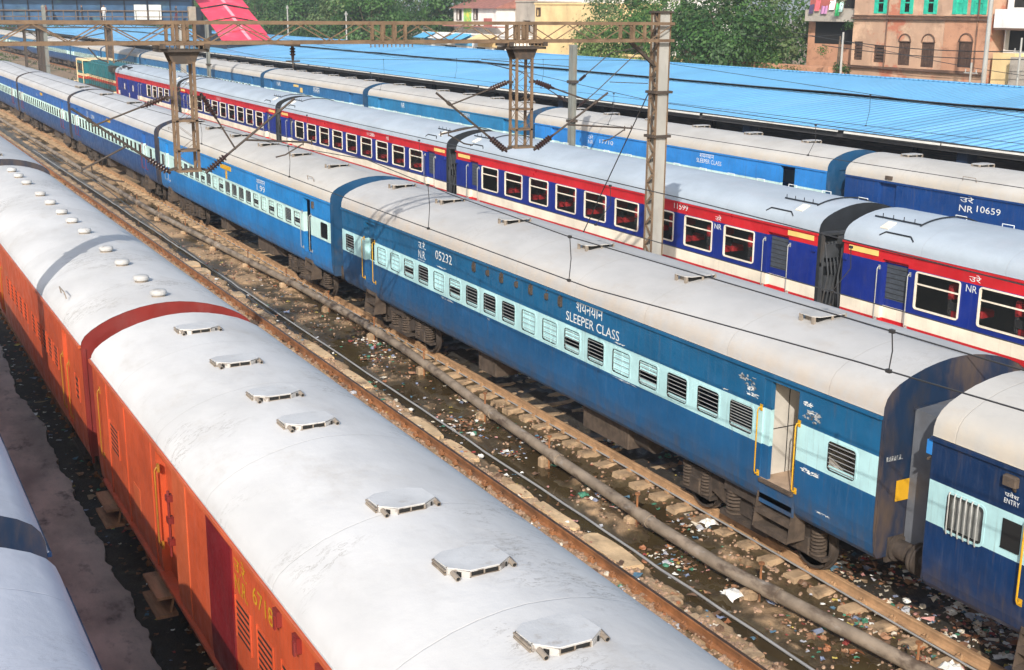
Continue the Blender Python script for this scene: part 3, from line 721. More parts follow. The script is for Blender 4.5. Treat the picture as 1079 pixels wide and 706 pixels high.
# ---- red, blue and white train
RB = [(1.49, 0), (1.80, 1), (2.88, 2), (3.3, 0)]
RG = 'red, blue and white coaches'
def red_style(key, win, doors, **k):
    d = dict(key=key, bands=RB, mats=[M['red'], M['cream'], M['ultra']], roof=M['roofred'], trim=M['red'], end=M['gangblack'], frame=M['cream'], windows=win, doors=doors,
             rail=M['bars'], railz=(1.45, 2.75), railr=.013, dpane=M['doorpane'], dglass=(1.98, 2.84), dw=(.06, .94), detail=1, gang=M['gangdark'])
    d.update(k); return d
def rwin(y, n): return [(y-1.9*k, 1.32, 1.975, .87, 'seat') for k in range(n)]
def roof_fittings(root):
    """flat access walkway and cable hump near each coach end"""
    for end in (0, 1):
        mb = MB(); yy = (lambda y: y) if not end else (lambda y: LEN-y)
        P = []
        for k in range(25):
            t = -1+2*k/24; x = 1.2*t; z = 3.925-.27*abs(t)**2.2+.03
            P.append((x, .75 if not end else LEN-1.9, z))
        mb.tube(P[3:], .02, 6, 1)
        y0, y1 = (.75, 2.1) if not end else (LEN-1.9, LEN-.35)
        mb.bar((-.85, y0, 3.83), (-.85, y1, 3.83), .02, .035, 1)
        for k in range(4): mb.bar((-.83, y0+.25+.35*k, 3.83), (-.83, y0+.25+.35*k, 3.93), .015, .015, 1)
        y0, y1 = sorted((yy(.9), yy(1.25)))
        mb.obox((-1.11, (y0+y1)/2, 3.715), (.14, 0, .065), (0, .13, 0), (-.006, 0, .012), 2)
        y0, y1 = sorted((yy(1.1), yy(2.2)))
        mb.tube([(-1.40, y0, 3.50), (-1.34, y0+.15, 3.60), (-1.34, y1-.15, 3.60), (-1.40, y1, 3.50)], .02, 6, 1)
        mb.build('roof_walkway', [M['roofred'], M['gangblack'], M['cream']], root, smooth=40)
    mb = MB()
    for k in range(14):
        mb.tube([(1.12, 1+k*1.45, 3.69), (1.12, 1+k*1.45, 3.82), (1.12, 1.35+k*1.45, 3.82), (1.12, 1.35+k*1.45, 3.69)], .012, 5)
    mb.tube([(1.12, 1, 3.69), (1.12, 20.2, 3.69)], .012, 5); mb.build('roof_handle', M['white'], root)
def end_fittings(root):
    for y, s in ((0, -1), (LEN, 1)):
        rr = random.Random(4); mb = MB()
        mb.box(-1.40, -1.34, *sorted((y+s*.03, y+s*.12)), 1.1, 3.2); mb.box(-1.40, -.85, *sorted((y+s*.03, y+s*.10)), 2.35, 2.45); mb.box(-1.34, -.95, *sorted((y+s*.03, y+s*.24)), 2.6, 2.95); mb.box(-1.3, -1.0, *sorted((y+s*.03, y+s*.2)), 1.7, 2.1)
        for k in range(4): mb.tube([(-1.36+.12*k, y+s*.14, 3.0), (-1.33+.12*k, y+s*.3, 2.2), (-1.36+.13*k, y+s*.16, 1.3)], .022, 6)
        mb.box(-1.42, -.9, *sorted((y+s*.03, y+s*.3)), 3.2, 3.26)
        mb.build('end_fittings', M['gangdark'], root)
def seats(root, ys):
    def mk():
        mb = MB()
        for x in (-1.05, -.55):
            mb.bbox(x-.22, x+.22, -.06, .06, .35, 1.05, .03, 1); mb.bbox(x-.225, x+.225, -.075, .075, .72, 1.08, .04, 0)
            mb.bbox(x-.22, x+.22, -.55, -.06, .32, .48, .03, 0)
            mb.box(x-.25, x-.21, -.5, .0, .48, .66, 1)
        return mb.mesh('seat', [M['seatred'], M['seatdark']])
    for y in ys: link('seat', cached('seat', mk), root, (0, y, 1.62))
    mb = MB(); mb.box(-1.36, 1.36, .1, LEN-.1, 1.36, 1.40); mb.box(.35, .4, .1, LEN-.1, 1.4, 3.2); mb.build('interior', M['inside'], root)
def extras_red(root, num=None, ends=(0, 1)):
    for e in ends:
        y = 1.15 if e == 0 else LEN-.12
        mb = MB(); mb.box(-.02, 0, -1.0, 0, 0, .13); mb.build('destination_board', M['platey'], root, (-HW, y if e == 0 else LEN-.2, 3.0))
        mb = MB(); mb.box(-.06, .04, -.06, .06, -.07, .07); mb.build('lamp_bracket', M['ultra'], root, (-HW, .1 if e == 0 else LEN-.1, 2.80))
R1win = rwin(19.88-1.0, 9)
def red_coach(label, k, texts, win, doors, **kw):
    c = coach('passenger_coach', label, RG, XRED, YRED+k*PITCH, red_style('R%d' % k, win, doors, texts=texts, **kw))
    roof_fittings(c); end_fittings(c); extras_red(c); seats(c, [w[0]-.85 for w in win]); return c
red_coach('red, blue and white coach cut off by the right edge of the picture', 0, [('उरे', 17.32, 2.93, .34, .16, WT), ('NR', 17.38, 2.68, .31, .16, WT)], rwin(18.87, 9), [(19.14, 19.98, 1.42, 2.96, 'leaf')])
R2 = red_coach('red, blue and white coach crossed by the tall lattice mast of the portal', 1, [('11599', 6.34, 2.99, .7, .17, WT), ('उरे', 4.31, 2.93, .28, .15, WT), ('NR', 4.33, 2.68, .32, .15, WT)], rwin(19.06, 9),
    [(1.12, 1.98, 1.42, 2.96, 'leaf'), (19.4, 20.2, 1.42, 2.96, 'leaf')])
red_coach('red, blue and white coach left of the second hanging drop arm', 2, [('11586', 8.6, 2.98, .9, .2, WT), ('NR', 6.3, 2.98, .3, .17, WT)], rwin(18.9, 9), [(1.12, 1.98, 1.42, 2.96, 'leaf'), (19.4, 20.2, 1.42, 2.96, 'leaf')])
red_coach('red, blue and white coach half hidden behind the first hanging drop arm', 3, [('11572', 12, 2.98, .9, .2, WT)], rwin(18.9, 9), [(1.12, 1.98, 1.42, 2.96, 'leaf'), (19.4, 20.2, 1.42, 2.96, 'leaf')])
R5 = coach('power_car', 'red, blue and white brake van with shutter doors, right behind the diesel locomotive', RG, XRED, YRED+4*PITCH,
    red_style('R5', rwin(9.6, 4), [(11.6, 12.3, 1.42, 2.9, 'leaf')], end=M['gangblack']))
roof_fittings(R5); seats(R5, [w[0]-.85 for w in rwin(9.6, 4)])
for y0, y1 in ((13.2, 15.8), (16.4, 19.6)):
    plate(R5, 'shutter_door', y0, y1, 1.44, 2.84, M['ultra'], .05); plate(R5, 'door_strip', y0+1.1, y0+1.4, 2.0, 2.5, M['cream'], .055)
plate(R5, 'end_stripe', 20.6, LEN, 1.05, 3.2, M['red'], .02)
mb = MB()
for y in (17, 19): mb.box(-1.25, -.9, y, y+.5, 3.69, 3.86, 0)
mb.build('roof_grille', M['gangblack'], R5)

# ---- farthest blue train
BG = 'blue coaches of the farthest train'
FB = [('deep blue coach numbered 10659 at the right edge of the farthest train', 'deep', 'deep', [('उरे', 16.15, 2.96, .55, .2, WT), ('NR', 16.15, 2.66, .55, .2, WT), ('10659', 15.45, 2.72, .92, .2, WT)]),
      ('bright blue SLEEPER CLASS coach of the farthest train behind the thin steel pole', 'bright', 'bright', [('शयनयान', 7.55, 2.93, .95, .17, WT), ('SLEEPER CLASS', 7.75, 2.72, 1.65, .17, WT), ('उरे', 16.23, 2.9, .44, .2, WT), ('NR', 16.23, 2.67, .44, .18, WT), ('17710', 15.23, 2.78, 1.15, .18, WT)]),
      ('teal blue coach of the farthest train left of the second hanging drop arm', 'teal', 'teal', [('शयनयान', 7.6, 2.9, 1.2, .2, WT), ('NR', 15.9, 2.8, .5, .3, WT)]),
      ('dull blue coach of the farthest train with yellow boards, left of the teal one', 'mid', 'mid', [('शयनयान', 9.6, 2.75, 1.3, .4, WT), ('NR', 18, 2.8, .9, .3, WT)]),
      ('dull blue coach of the farthest train that passes behind the first drop arm', 'mid', 'mid', [('NR', 16, 2.8, 1.0, .3, WT)])]
for k in range(12):
    lb, up, _, tx = FB[k] if k < 5 else ('far blue coach number %d beyond the drop arm' % k, 'mid' if k % 3 else 'teal', '', [])
    if k >= 5: lb = ['far blue coach beside the diesel locomotive', 'far blue coach just before the footbridge, pale window band left of the locomotive', 'far blue coach under the footbridge', 'far blue coach right beyond the footbridge', 'far blue coach second beyond the footbridge', 'far blue coach third beyond the footbridge', 'last far blue coach at the left edge'][k-5]
    far = k >= 2
    c = coach('passenger_coach', lb, BG, XBLUE, YBLUE+k*PITCH, blue_style(('Fw' if k > 3 else 'Fs') if far else 'F%d' % k, 'royal' if k > 4 else up, 'pale', up, NW, 'roofcream', 'blueend', detail=1 if k > 3 else 0, bands=[(1.99, 0), (2.50, 1 if k else 2), (3.3, 2)],
        windows=row(3.3, 18, .9, .46, 2.02, .5, NW) if k > 3 else [], doors=[(1.7, 2.5, 1.36, 3.14, 'open' if k == 1 else 'leaf'), (18.9, 19.7, 1.36, 3.12, 'leaf')], doorglass=False, rail=None, texts=tx,
        hatches=HY if k < 6 else [], hx=.15))
    if k == 3:
        for y, z, w, h in ((14.0, 2.95, 1.1, .16), (12.5, 2.6, .5, .34)):
            mb = MB(); mb.box(-.02, 0, -w, 0, 0, h); mb.build('destination_board', M['platey'], c, (-HW, y, z))
    if k == 0:
        mb = MB(); mb.box(-.05, 0, -.3, 0, 0, .12); mb.build('lamp_bracket', M['dustyiron'], c, (-HW, 19.4, 3.28)); wire_handle(c, -1.3, 16, 3.6)
# ------------------------------------------------------------------ locomotive
M['lteal'] = paint('loco teal', lin((24, 104, 112)), .45, .4, False)
M['lcream'] = paint('loco cream', lin((226, 204, 160)), .45, .4, False)
M['lred'] = paint('loco orange red', lin((196, 66, 34)), .45, .3, False)
L = thing('diesel_locomotive', 'teal diesel locomotive with cream and orange stripes, far left', 'locomotive', (XRED, YRED+5*PITCH+.3, 0))
def lbox(name, parts, mts, parent=L, **k):
    mb = MB()
    for p in parts: mb.bbox(*p[:6], .05, p[6])
    return mb.build(name, mts, parent, **k)
LB = [M['lteal'], M['lcream'], M['lred'], M['glass'], M['dirtyiron']]
lbox('underframe', [(-1.5, 1.5, 0, 19.5, 1.15, 1.45, 4), (-1.2, 1.2, 6.5, 12.5, .3, 1.15, 4), (-1.52, 1.52, -.1, .1, .7, 1.5, 1), (-1.52, 1.52, 19.4, 19.6, .7, 1.5, 1)], LB)
h = lbox('hood', [(-.98, .98, .6, 14.2, 1.45, 1.9, 0), (-1.0, 1.0, .6, 14.2, 1.9, 2.15, 2), (-.99, .99, .6, 14.2, 2.15, 2.35, 1), (-.98, .98, .6, 14.2, 2.35, 3.55, 0), (-.7, .7, .8, 14.0, 3.55, 3.72, 0)], LB)
for y in (2.2, 5.5, 8.4, 11.2): lbox('hood_door', [(-1.02, -.98, y, y+1.7, 2.42, 3.4, 0)], LB, h)
lbox('radiator_grille', [(-1.25, 1.25, .7, 3.0, 3.1, 3.62, 4)], LB, h)
cb = lbox('cab', [(-1.45, 1.45, 14.2, 17.4, 1.45, 1.9, 0), (-1.46, 1.46, 14.2, 17.4, 1.9, 2.15, 2), (-1.455, 1.455, 14.2, 17.4, 2.15, 2.4, 1), (-1.45, 1.45, 14.2, 17.4, 2.4, 3.6, 0), (-1.5, 1.5, 14.0, 17.6, 3.6, 3.78, 1)], LB)
for y in (14.5, 15.9): lbox('window', [(-1.48, -1.44, y, y+1.1, 2.65, 3.35, 3)], LB, cb)
lbox('cab_pillar', [(-1.5, -1.44, 17.25, 17.5, 1.45, 3.6, 1), (-1.5, -1.44, 14.1, 14.3, 1.45, 3.6, 1)], LB, cb)
lbox('short_hood', [(-.98, .98, 17.4, 19.2, 1.45, 1.9, 0), (-.99, .99, 17.4, 19.2, 1.9, 2.35, 2), (-.98, .98, 17.4, 19.2, 2.35, 2.9, 1)], LB)
mb = MB()
for k in range(14): mb.tube([(-1.42, .5+k, 1.45), (-1.42, .5+k, 2.4)], .014, 5)
mb.tube([(-1.42, .5, 2.4), (-1.42, 13.5, 2.4)], .02, 5); mb.tube([(-1.42, .5, 1.95), (-1.42, 13.5, 1.95)], .015, 5); mb.build('handrail', M['dustyiron'], L)
for yy in (4.0, 15.5): bogie(L, yy, False)

# ------------------------------------------------------------------ ground
M['railrust'] = mat('rusty rail', lin((146, 98, 62)), .75, var=.25, vsc=4, dirt=[((.07, .045, .03), (4, .8, 4), .45, .7, .7)], bump=.2)
M['railtop'] = mat('worn rail head', lin((92, 72, 60)), .4, .5, var=.2)
M['raildust'] = mat('dusty rail', lin((168, 134, 100)), .85, var=.2, vsc=4, dirt=[((.10, .06, .035), (4, .8, 4), .5, .72, .7)], bump=.2)
M['sleeper'] = mat('concrete sleeper', lin((174, 148, 118)), .9, var=.22, vsc=3, dirt=[((.08, .055, .035), (3, 3, 3), .46, .7, .8)], bump=.5, bsc=25)
M['stone'] = mat('ballast stone', lin((160, 132, 110)), .95, var=.35, vsc=9, bump=.4)
M['pipe'] = mat('grey cast pipe', lin((142, 128, 112)), .65, .1, var=.25, dirt=[((.075, .05, .035), (3, 1.6, 3), .46, .66, .85), ((.4, .38, .35), (5, 1.5, 5), .56, .72, .6)], bump=.25)
M['cable'] = mat('pale cable pipe', lin((150, 150, 150)), .5)

def ground_mat(name, dry, wet, zlo, zhi, far):
    t = NT(name)
    z = t.axis(2)
    col = t.mix(t.ramp(t.noise((1, .7, 1), 1.2, 7, .7), .35, .68), mul(dry, .72), mul(dry, 1.15))
    col = t.mix(t.math('MULTIPLY', t.ramp(t.noise((1, 1, 1), 22, 4, .7), .5, .7), .5), col, mul(dry, .4))
    col = t.mix(t.math('MULTIPLY', t.ramp(t.noise((1, 1, 1), 14, 4, .7, off=(8, 1, 2)), .6, .75), .4), col, (.42, .35, .28))
    zn = t.math('ADD', z, t.math('MULTIPLY', t.math('SUBTRACT', t.noise((1, 1, 1), 5, 5), .5), .05))
    w = t.ramp(zn, zhi, zlo)
    col = t.mix(w, col, t.mix(t.ramp(t.noise((1, 1, 1), 2.3, 5), .35, .7), wet, (.105, .080, .042)))
    col = t.mix(t.math('MULTIPLY', t.ramp(t.noise((1, .6, 1), .23, 5), .48, .7), far), col, (.05, .06, .02))
    t.color(col); t.rough(t.ramp(w, 0, 1, .95, .35))
    t.bump(t.math('ADD', t.noise((1, 1, 1), 9, 8, .7), t.math('MULTIPLY', t.noise((1, 1, 1), 40, 3), .4)), .7, .05)
    return t.m
M['dirt'] = ground_mat('yard dirt', lin((176, 146, 112)), (.062, .043, .022), -.245, -.185, 0)
M['ground'] = ground_mat('far ground', lin((150, 126, 100)), (.02, .015, .01), -9, -8, .8)
M['wetground'] = ground_mat('wet black ground', (.080, .066, .052), (.018, .016, .013), -.20, -.13, 0)
M['shadebed'] = ground_mat('shade darkened bed under the train', (.036, .030, .024), (.010, .009, .008), -.26, -.19, 0)  # ground colour darkened to stand in for shade beneath the coaches
M['concrete'] = mat('stained concrete path', (.53, .41, .345), .9, var=.3, vs=(1, .5, 1), vsc=1.1, dirt=[((.05, .04, .04), (2.2, 1.2, 1), .52, .72, .8), ((.30, .26, .25), (3, 3, 1), .6, .75, .4)], bump=.6, bsc=14)
t = NT('ditch water'); t.color(t.mix(t.ramp(t.noise((1, .6, 1), 1.1, 5), .35, .7), (.055, .038, .019), (.080, .060, .028))); t.rough(.07)
t.bump(t.noise((1, 1, 1), 3, 2), .06, .02); M['water'] = t.m

tag(link('ground', (lambda mb: (mb.face([(-900, -300, -.42), (1500, -300, -.42), (1500, 2500, -.42), (-900, 2500, -.42)]), mb.mesh('ground', M['ground']))[1])(MB())), None, None, None, 'structure')
mb = MB(); mb.face([(7.0, 2, -.275), (13.7, 2, -.275), (13.7, 75, -.275), (7.0, 75, -.275)])
tag(mb.build('puddle_water', M['water']), None, None, None, 'structure')

def hgt(x, y):
    n1 = fbm(x*.9, y*.5); n2 = fbm(x*3.1, y*2.3, 5); n3 = fbm(x*9, y*9, 2, 3)
    dry = smoothstep(24, 46, y)*.055
    if x < 11.35:
        e = 11.02+.20*fbm(3, y*.55)+.10*fbm(7, y*2.2)
        slab = -.175+.02*n2+.012*n3
        if fbm(x*1.4+9, y*1.1) < -.22: slab -= .05
        k = smoothstep(e-.03, e+.10, x); a = slab*(1-k)+(-.34)*k
    else: a = -.34
    b = -.266+.09*n1+.05*n2+.02*n3+dry
    if x > 12.75: b = b*(1-smoothstep(12.75, 13.1, x)) + (-.245+.05*n2+.015*n3-dry*.25)*smoothstep(12.75, 13.1, x)
    k = smoothstep(11.30, 11.55, x)
    return a*(1-k)+b*k
def sheet(name, mt, x0, x1, y0, y1, sx, sy, fn):
    nx = int((x1-x0)/sx); ny = int((y1-y0)/sy)
    v = [(x0+(x1-x0)*i/nx, y0+(y1-y0)*j/ny) for j in range(ny+1) for i in range(nx+1)]
    mb = MB(); mb.v = [(x, y, fn(x, y)) for x, y in v]
    mb.f = [(j*(nx+1)+i, j*(nx+1)+i+1, (j+1)*(nx+1)+i+1, (j+1)*(nx+1)+i) for j in range(ny) for i in range(nx)]; mb.i = [0]*len(mb.f)
    return tag(mb.build(name, mt, smooth=60), None, None, None, 'structure')
sheet('yard_ground', M['dirt'], 8.6, 13.6, 5, 42, .065, .065, hgt)
sheet('yard_ground', M['dirt'], 8.6, 13.6, 42, 130, .16, .32, hgt)
sheet('track_bed', M['dirt'], 8.6, 13.6, 130, 420, 1.0, 3, lambda x, y: -.19)
sheet('track_bed', M['shadebed'], 13.6, 17.0, 3, 60, .11, .16, lambda x, y: -.22+.05*fbm(x*2, y*2)+.03*fbm(x*8, y*8))
sheet('track_bed', M['wetground'], 3.0, 8.6, 2, 70, .14, .2, lambda x, y: -.15+.03*fbm(x*1.5, y*1.2)+.02*fbm(x*7, y*7))
sheet('track_bed', M['ground'], 17.0, 34.4, 3, 420, .8, 1.6, lambda x, y: -.19+.04*fbm(x*.7, y*.4))
sheet('track_bed', M['ground'], 13.6, 17.0, 60, 420, .5, 1.2, lambda x, y: -.19+.04*fbm(x*.7, y*.4))
def path_edge(y): return 3.27+.16*fbm(1.5, y*.21)+.07*fbm(4, y*.9+3)+.10*max(0, fbm(9, y*2.3))+.035*fbm(2, y*7)
mb = MB(); n = 420
for k in range(n+1):
    y = 4+56*k/n; e = path_edge(y)
    for i, x in enumerate((1.2, 1.8, 2.3, 2.8, e-.10, e, e+.02)):
        mb.v.append((x, y, -.03+.012*fbm(x*2, y*2) if i < 5 else (-.045 if i == 5 else -.30)))
for k in range(n):
    for i in range(6): mb.f.append((k*7+i, k*7+i+1, k*7+8+i, k*7+7+i)); mb.i.append(0)
tag(mb.build('concrete_path', M['concrete'], smooth=50), None, None, None, 'structure')

# ------------------------------------------------------------------ tracks
def rail_mesh(y0, y1, mr='railrust'):
    def mk():
        mb = MB()
        pr = [(-.068, -.172), (.068, -.172), (.068, -.160), (.012, -.135), (.012, -.048), (.035, -.036), (.036, -.006), (.028, 0), (-.028, 0), (-.036, -.006), (-.035, -.036), (-.012, -.048), (-.012, -.135), (-.068, -.160)]
        mb.prism([(x, z) for x, z in pr], y0, y1, 1, 0)
        mb.face([(-.028, y0, .002), (.028, y0, .002), (.028, y1, .002), (-.028, y1, .002)], 1)
        y = math.ceil(y0/.65)*.65
        while y < min(y1, 90):
            for s in (-1, 1):
                mb.bbox(s*.095-.045, s*.095+.045, y-.065, y+.065, -.165, -.105, .012, 0)
                mb.tube([(s*.12, y-.04, -.11), (s*.085, y-.03, -.08), (s*.06, y+.03, -.085), (s*.115, y+.04, -.1)], .018, 5)
            y += .65
        return mb.mesh('rail', [M[mr], M['railtop'] if mr == 'railrust' else M[mr]])
    return cached(('rail', y0, y1, mr), mk)
def sleeper_meshes():
    out = []
    for k in range(5):
        rr = random.Random(40+k); mb = MB()
        def J(): return rr.uniform(-.012, .012)
        v = []
        hl = rr.uniform(1.24, 1.38)
        for y in (-hl, -1.0, -.3, .3, 1.0, hl):
            w = .135 if abs(y) > .5 else .11
            z = -.15 if abs(y) > .5 else -.21
            v += [(y+J(), -w-.03+J(), -.42), (y+J(), -w+J(), z-.012+J()*.6), (y+J(), -w+.03+J(), z+J()*.5), (y+J(), w-.03+J(), z+J()*.5), (y+J(), w+J(), z-.012+J()*.6), (y+J(), w+.03+J(), -.42)]
        f = []
        for i in range(5):
            for j in range(5): f.append((i*6+j, i*6+j+1, i*6+7+j, i*6+6+j))
        f += [(0, 1, 2, 3, 4, 5), (35, 34, 33, 32, 31, 30)]
        mb.add(v, f); out.append(mb.mesh('sleeper', M['sleeper']))
    return out
SLP = sleeper_meshes()
def track(name, label, xc, y0, y1, s0, s1):
    t_ = thing(name, label, 'railway track', (xc, 0, 0))
    for s in (-1, 1): link('rail', rail_mesh(y0, y1, 'raildust' if 14 < xc < 15 else 'railrust'), t_, (s*.873, 0, 0))
    rr = random.Random(int(xc*10)); y = s0; n = 0
    while y < s1 and n < 100:
        link('sleeper', SLP[rr.randrange(5)], t_, (rr.uniform(-.04, .04), y+rr.uniform(-.02, .02), rr.uniform(-.05, .006)), (0, 0, rr.uniform(-.02, .02))); y += .65; n += 1
    mb = MB()
    while y < y1:
        mb.box(-1.375, 1.375, y-.13, y+.13, -.35, -.172); y += .65 if y < 160 else 1.3
    tag(mb.build('sleepers', M['sleeper'], t_), None, None, None, 'stuff')
track('railway_track', 'rusty track half flooded under the steel blue sleeper coach', 14.28, 3, 420, 7.2, 73)
track('railway_track', 'empty rusty track between the orange vans and the big grey pipe', 9.60, 3, 420, 8.0, 73)
track('railway_track', 'track under the orange parcel vans', XORANGE, 3, 160, 8.0, 30)
track('railway_track', 'track under the red, blue and white train and its locomotive', XRED, 3, 420, 300, 300)
track('railway_track', 'empty track running between the main blue train and the locomotive far off', 18.9, 60, 420, 500, 500)
track('railway_track', 'track under the farthest blue train', XBLUE, 3, 420, 500, 500)

# big water pipe on stub posts
PP = [(12.5, 6), (12.34, 9.5), (12.28, 11.06), (12.03, 13.5), (11.90, 14.6), (11.90, 16.6), (11.97, 17.9), (12.06, 20.15), (12.24, 23.35), (12.5, 26.5), (12.68, 29.2), (12.78, 33), (12.72, 38), (12.4, 45), (12.05, 55), (11.95, 70), (11.9, 90), (11.95, 130)]
def pipe_at(y):
    for (x0, a), (x1, b) in zip(PP, PP[1:]):
        if y <= b: return Vector((x0+(x1-x0)*(y-a)/(b-a), y, .06))
pr = thing('water_pipe', 'long grey jointed water pipe lying in the mud beside the rusty rail', 'pipe', (0, 0, 0))
joints = [6.2, 10.6, 13.6, 16.9, 20.3, 23.5, 27.5, 31.2, 34.9, 38.7, 42.4, 46.1, 50, 54, 58, 62, 66, 70, 76, 82, 88, 96, 104, 112, 120, 129]
for a, b in zip(joints, joints[1:]):
    mb = MB(); n = 6; mb.tube([pipe_at(a+.14+(b-a-.28)*k/n) for k in range(n+1)], .108, 14); mb.build('pipe_length', M['pipe'], pr, smooth=50)
for y in joints:
    p = pipe_at(y); d = (pipe_at(min(y+.3, 129.9))-pipe_at(max(y-.1, 6.0))).normalized(); mb = MB()
    for o in (-.21, .21): mb.lathe(p+d*(o-.05), d, [(.108, 0), (.165, .0), (.165, .08), (.108, .08)], 14)
    mb.lathe(p-d*.14, d, [(.125, 0), (.125, .28)], 14)
    mb.build('pipe_joint', M['pipe'], pr, smooth=40)
    if y < 60:
        mb = MB(); mb.tube([(p.x+.02, p.y+.32, -.4), (p.x+.02, p.y+.32, .42)], .02, 6); mb.lathe((p.x+.02, p.y+.32, -.02), (0, 0, 1), [(.08, 0), (.08, .03)], 8)
        mb.lathe((p.x+.02, p.y+.32, .40), (0, 0, 1), [(.05, 0), (.05, .03)], 8)
        mb.build('hydrant_stub', M['railrust'], pr)
for y in joints[:14]:
    p = pipe_at(y+.5 if y+.5 < 129 else y); mb = MB(); mb.bbox(p.x-.13, p.x+.15, p.y-.10, p.y+.10, -.4, -.07, .04); mb.build('support_block', M['sleeper'], pr)
# thin cables
mb = MB(); mb.tube([(11.20+.03*fbm(0, y*.3), y, -.12+.02*fbm(3, y)) for y in [5+.8*k for k in range(100)]], .022, 6)
tag(mb.build('cable_pipe', M['cable']), 'thin pale pipe running over the dark ditch beside the sandy slabs', 'pipe')
mb = MB(); mb.tube([(x, y, z) for x, y, z in [(13.12, 6, -.12), (13.16, 9, -.09), (13.2, 12, -.1), (13.26, 16, -.1), (13.3, 20, -.12), (13.3, 26, -.14), (13.28, 34, -.14), (13.3, 60, -.15)]], .016, 6)
tag(mb.build('signal_cable', M['cable']), 'thin grey cable lying over the sleeper ends beside the main train', 'cable')

# stones, slabs
def rock(mb, c, r, rr, m=0, flat=.6):
    a = rr.uniform(0, 6.28); n = 6; top = []; bot = []
    for k in range(n):
        t = a+2*PI*k/n; q = r*rr.uniform(.7, 1.1)
        bot.append((c[0]+q*math.cos(t), c[1]+q*math.sin(t), c[2]-r*.4)); top.append((c[0]+.7*q*math.cos(t+.2), c[1]+.7*q*math.sin(t+.2), c[2]+r*flat*rr.uniform(.7, 1.1)))
    mb.add(bot+top, [tuple(range(n, 2*n))]+[(k, (k+1) % n, n+(k+1) % n, n+k) for k in range(n)], m)
rr = random.Random(5); mb = MB()
for k in range(15000):
    y = 7+60*rr.random()**1.7; x = rr.choice((rr.uniform(10.0, 10.95), rr.uniform(10.2, 10.75), rr.uniform(10.2, 10.8), rr.uniform(12.9, 13.5), rr.uniform(11.5, 13.0)))
    z = hgt(x, y)
    if z < -.262: continue
    if x > 11.4 and rr.random() < .6: continue
    rock(mb, (x, y, z+.005), rr.uniform(.015, .045)*(1.5 if rr.random() < .05 else 1), rr)
tag(mb.build('ballast_stones', M['stone']), 'loose brown ballast stones scattered around the rusty rails', 'stones', None, 'stuff')
M['slab'] = mat('sandy slab', lin((205, 176, 138)), .92, var=.2, vsc=2.5, dirt=[((.14, .1, .07), (3, 2, 3), .5, .72, .6)], bump=.6, bsc=12)
rr = random.Random(9); y = 8.2; SLABS = 0
while y < 44:
    ln = rr.uniform(.7, 1.9)
    if rr.random() < .55:
        w0, w1 = 10.66+rr.uniform(-.03, .08), 11.02+rr.uniform(-.1, .16); mb = MB(); P = []
        for k in range(14):
            t = 2*PI*k/14; cx_, cy_ = math.cos(t), math.sin(t); q = 1/max(abs(cx_), abs(cy_))**.8
            P.append(((w0+w1)/2+(w1-w0)/2*cx_*q*rr.uniform(.85, 1.05), y+ln/2+ln/2*cy_*q*rr.uniform(.88, 1.02)))
        zt = -.15+rr.uniform(-.02, .015)
        mb.prism(P, -.40, zt-.015, 2); c0 = ((w0+w1)/2, y+ln/2)
        mb.prism([(c0[0]+(a-c0[0])*.95, c0[1]+(b-c0[1])*.98) for a, b in P], zt-.016, zt, 2)
        tag(mb.build('paving_slab', M['slab']), 'worn sandy stone slab lying between the empty track and the dark ditch', 'slab', 'sandy slabs along the ditch')
    y += ln+rr.uniform(.03, .35)
# litter
LC = [(225, 224, 218), (206, 196, 178), (176, 178, 184), (126, 136, 160), (150, 66, 60), (70, 128, 104), (178, 160, 84), (150, 112, 84), (104, 80, 62), (190, 140, 134), (84, 116, 136), (150, 98, 66)]
LM = []
for k, c in enumerate(LC): LM.append(mat('litter %d' % k, lin(c), .6, var=.2, vsc=9))
rr = random.Random(21); mb = MB()
def scrap(x, y, z, r, m):
    n = 3; P = []; a = rr.uniform(0, 6.3)
    for j in range(n):
        for i in range(n):
            u, v = (i-1)*r*rr.uniform(.6, 1), (j-1)*r*rr.uniform(.35, .8)
            P.append((x+u*math.cos(a)-v*math.sin(a), y+u*math.sin(a)+v*math.cos(a), z+rr.uniform(0, .6)*r))
    mb.add(P, [(j*n+i, j*n+i+1, j*n+n+i+1, j*n+n+i) for j in range(n-1) for i in range(n-1)], m)
clus = [(rr.uniform(11.5, 15.8), 8+rr.random()**2.4*26, rr.uniform(.08, .32)) for _ in range(100)]
clus += [(rr.uniform(13.0, 15.9), rr.uniform(8, 13), rr.uniform(.1, .4)) for _ in range(45)]
for k in range(9500):
    q = rr.random()
    if q < .74: c = rr.choice(clus); x = rr.gauss(c[0], c[2]); y = rr.gauss(c[1], c[2]*1.4)
    elif q < .82: x = rr.uniform(13.05, 16.2); y = 8+rr.random()**1.4*12
    elif q < .90: x = rr.uniform(11.4, 13.3); y = 8+rr.random()**1.3*40
    elif q < .94: x = rr.uniform(10.3, 11.3); y = 8+rr.random()*34
    else: x = rr.uniform(3.3, 4.4); y = 10+rr.random()*26
    z = max(hgt(x, y) if 8.6 < x < 13.6 else (-.11 if x < 8 else -.20), -.272)+.012
    if abs(abs(x-XMAIN)-.873) < .1: continue
    scrap(x, y, z, rr.uniform(.015, .06)*(2 if rr.random() < .10 else 1), rr.choice((0, 0, 1, 1, 1, 2, 3, 4, 5, 6, 7, 7, 7, 7, 8, 8, 8, 8, 8, 8, 8, 9, 10, 11, 11)))
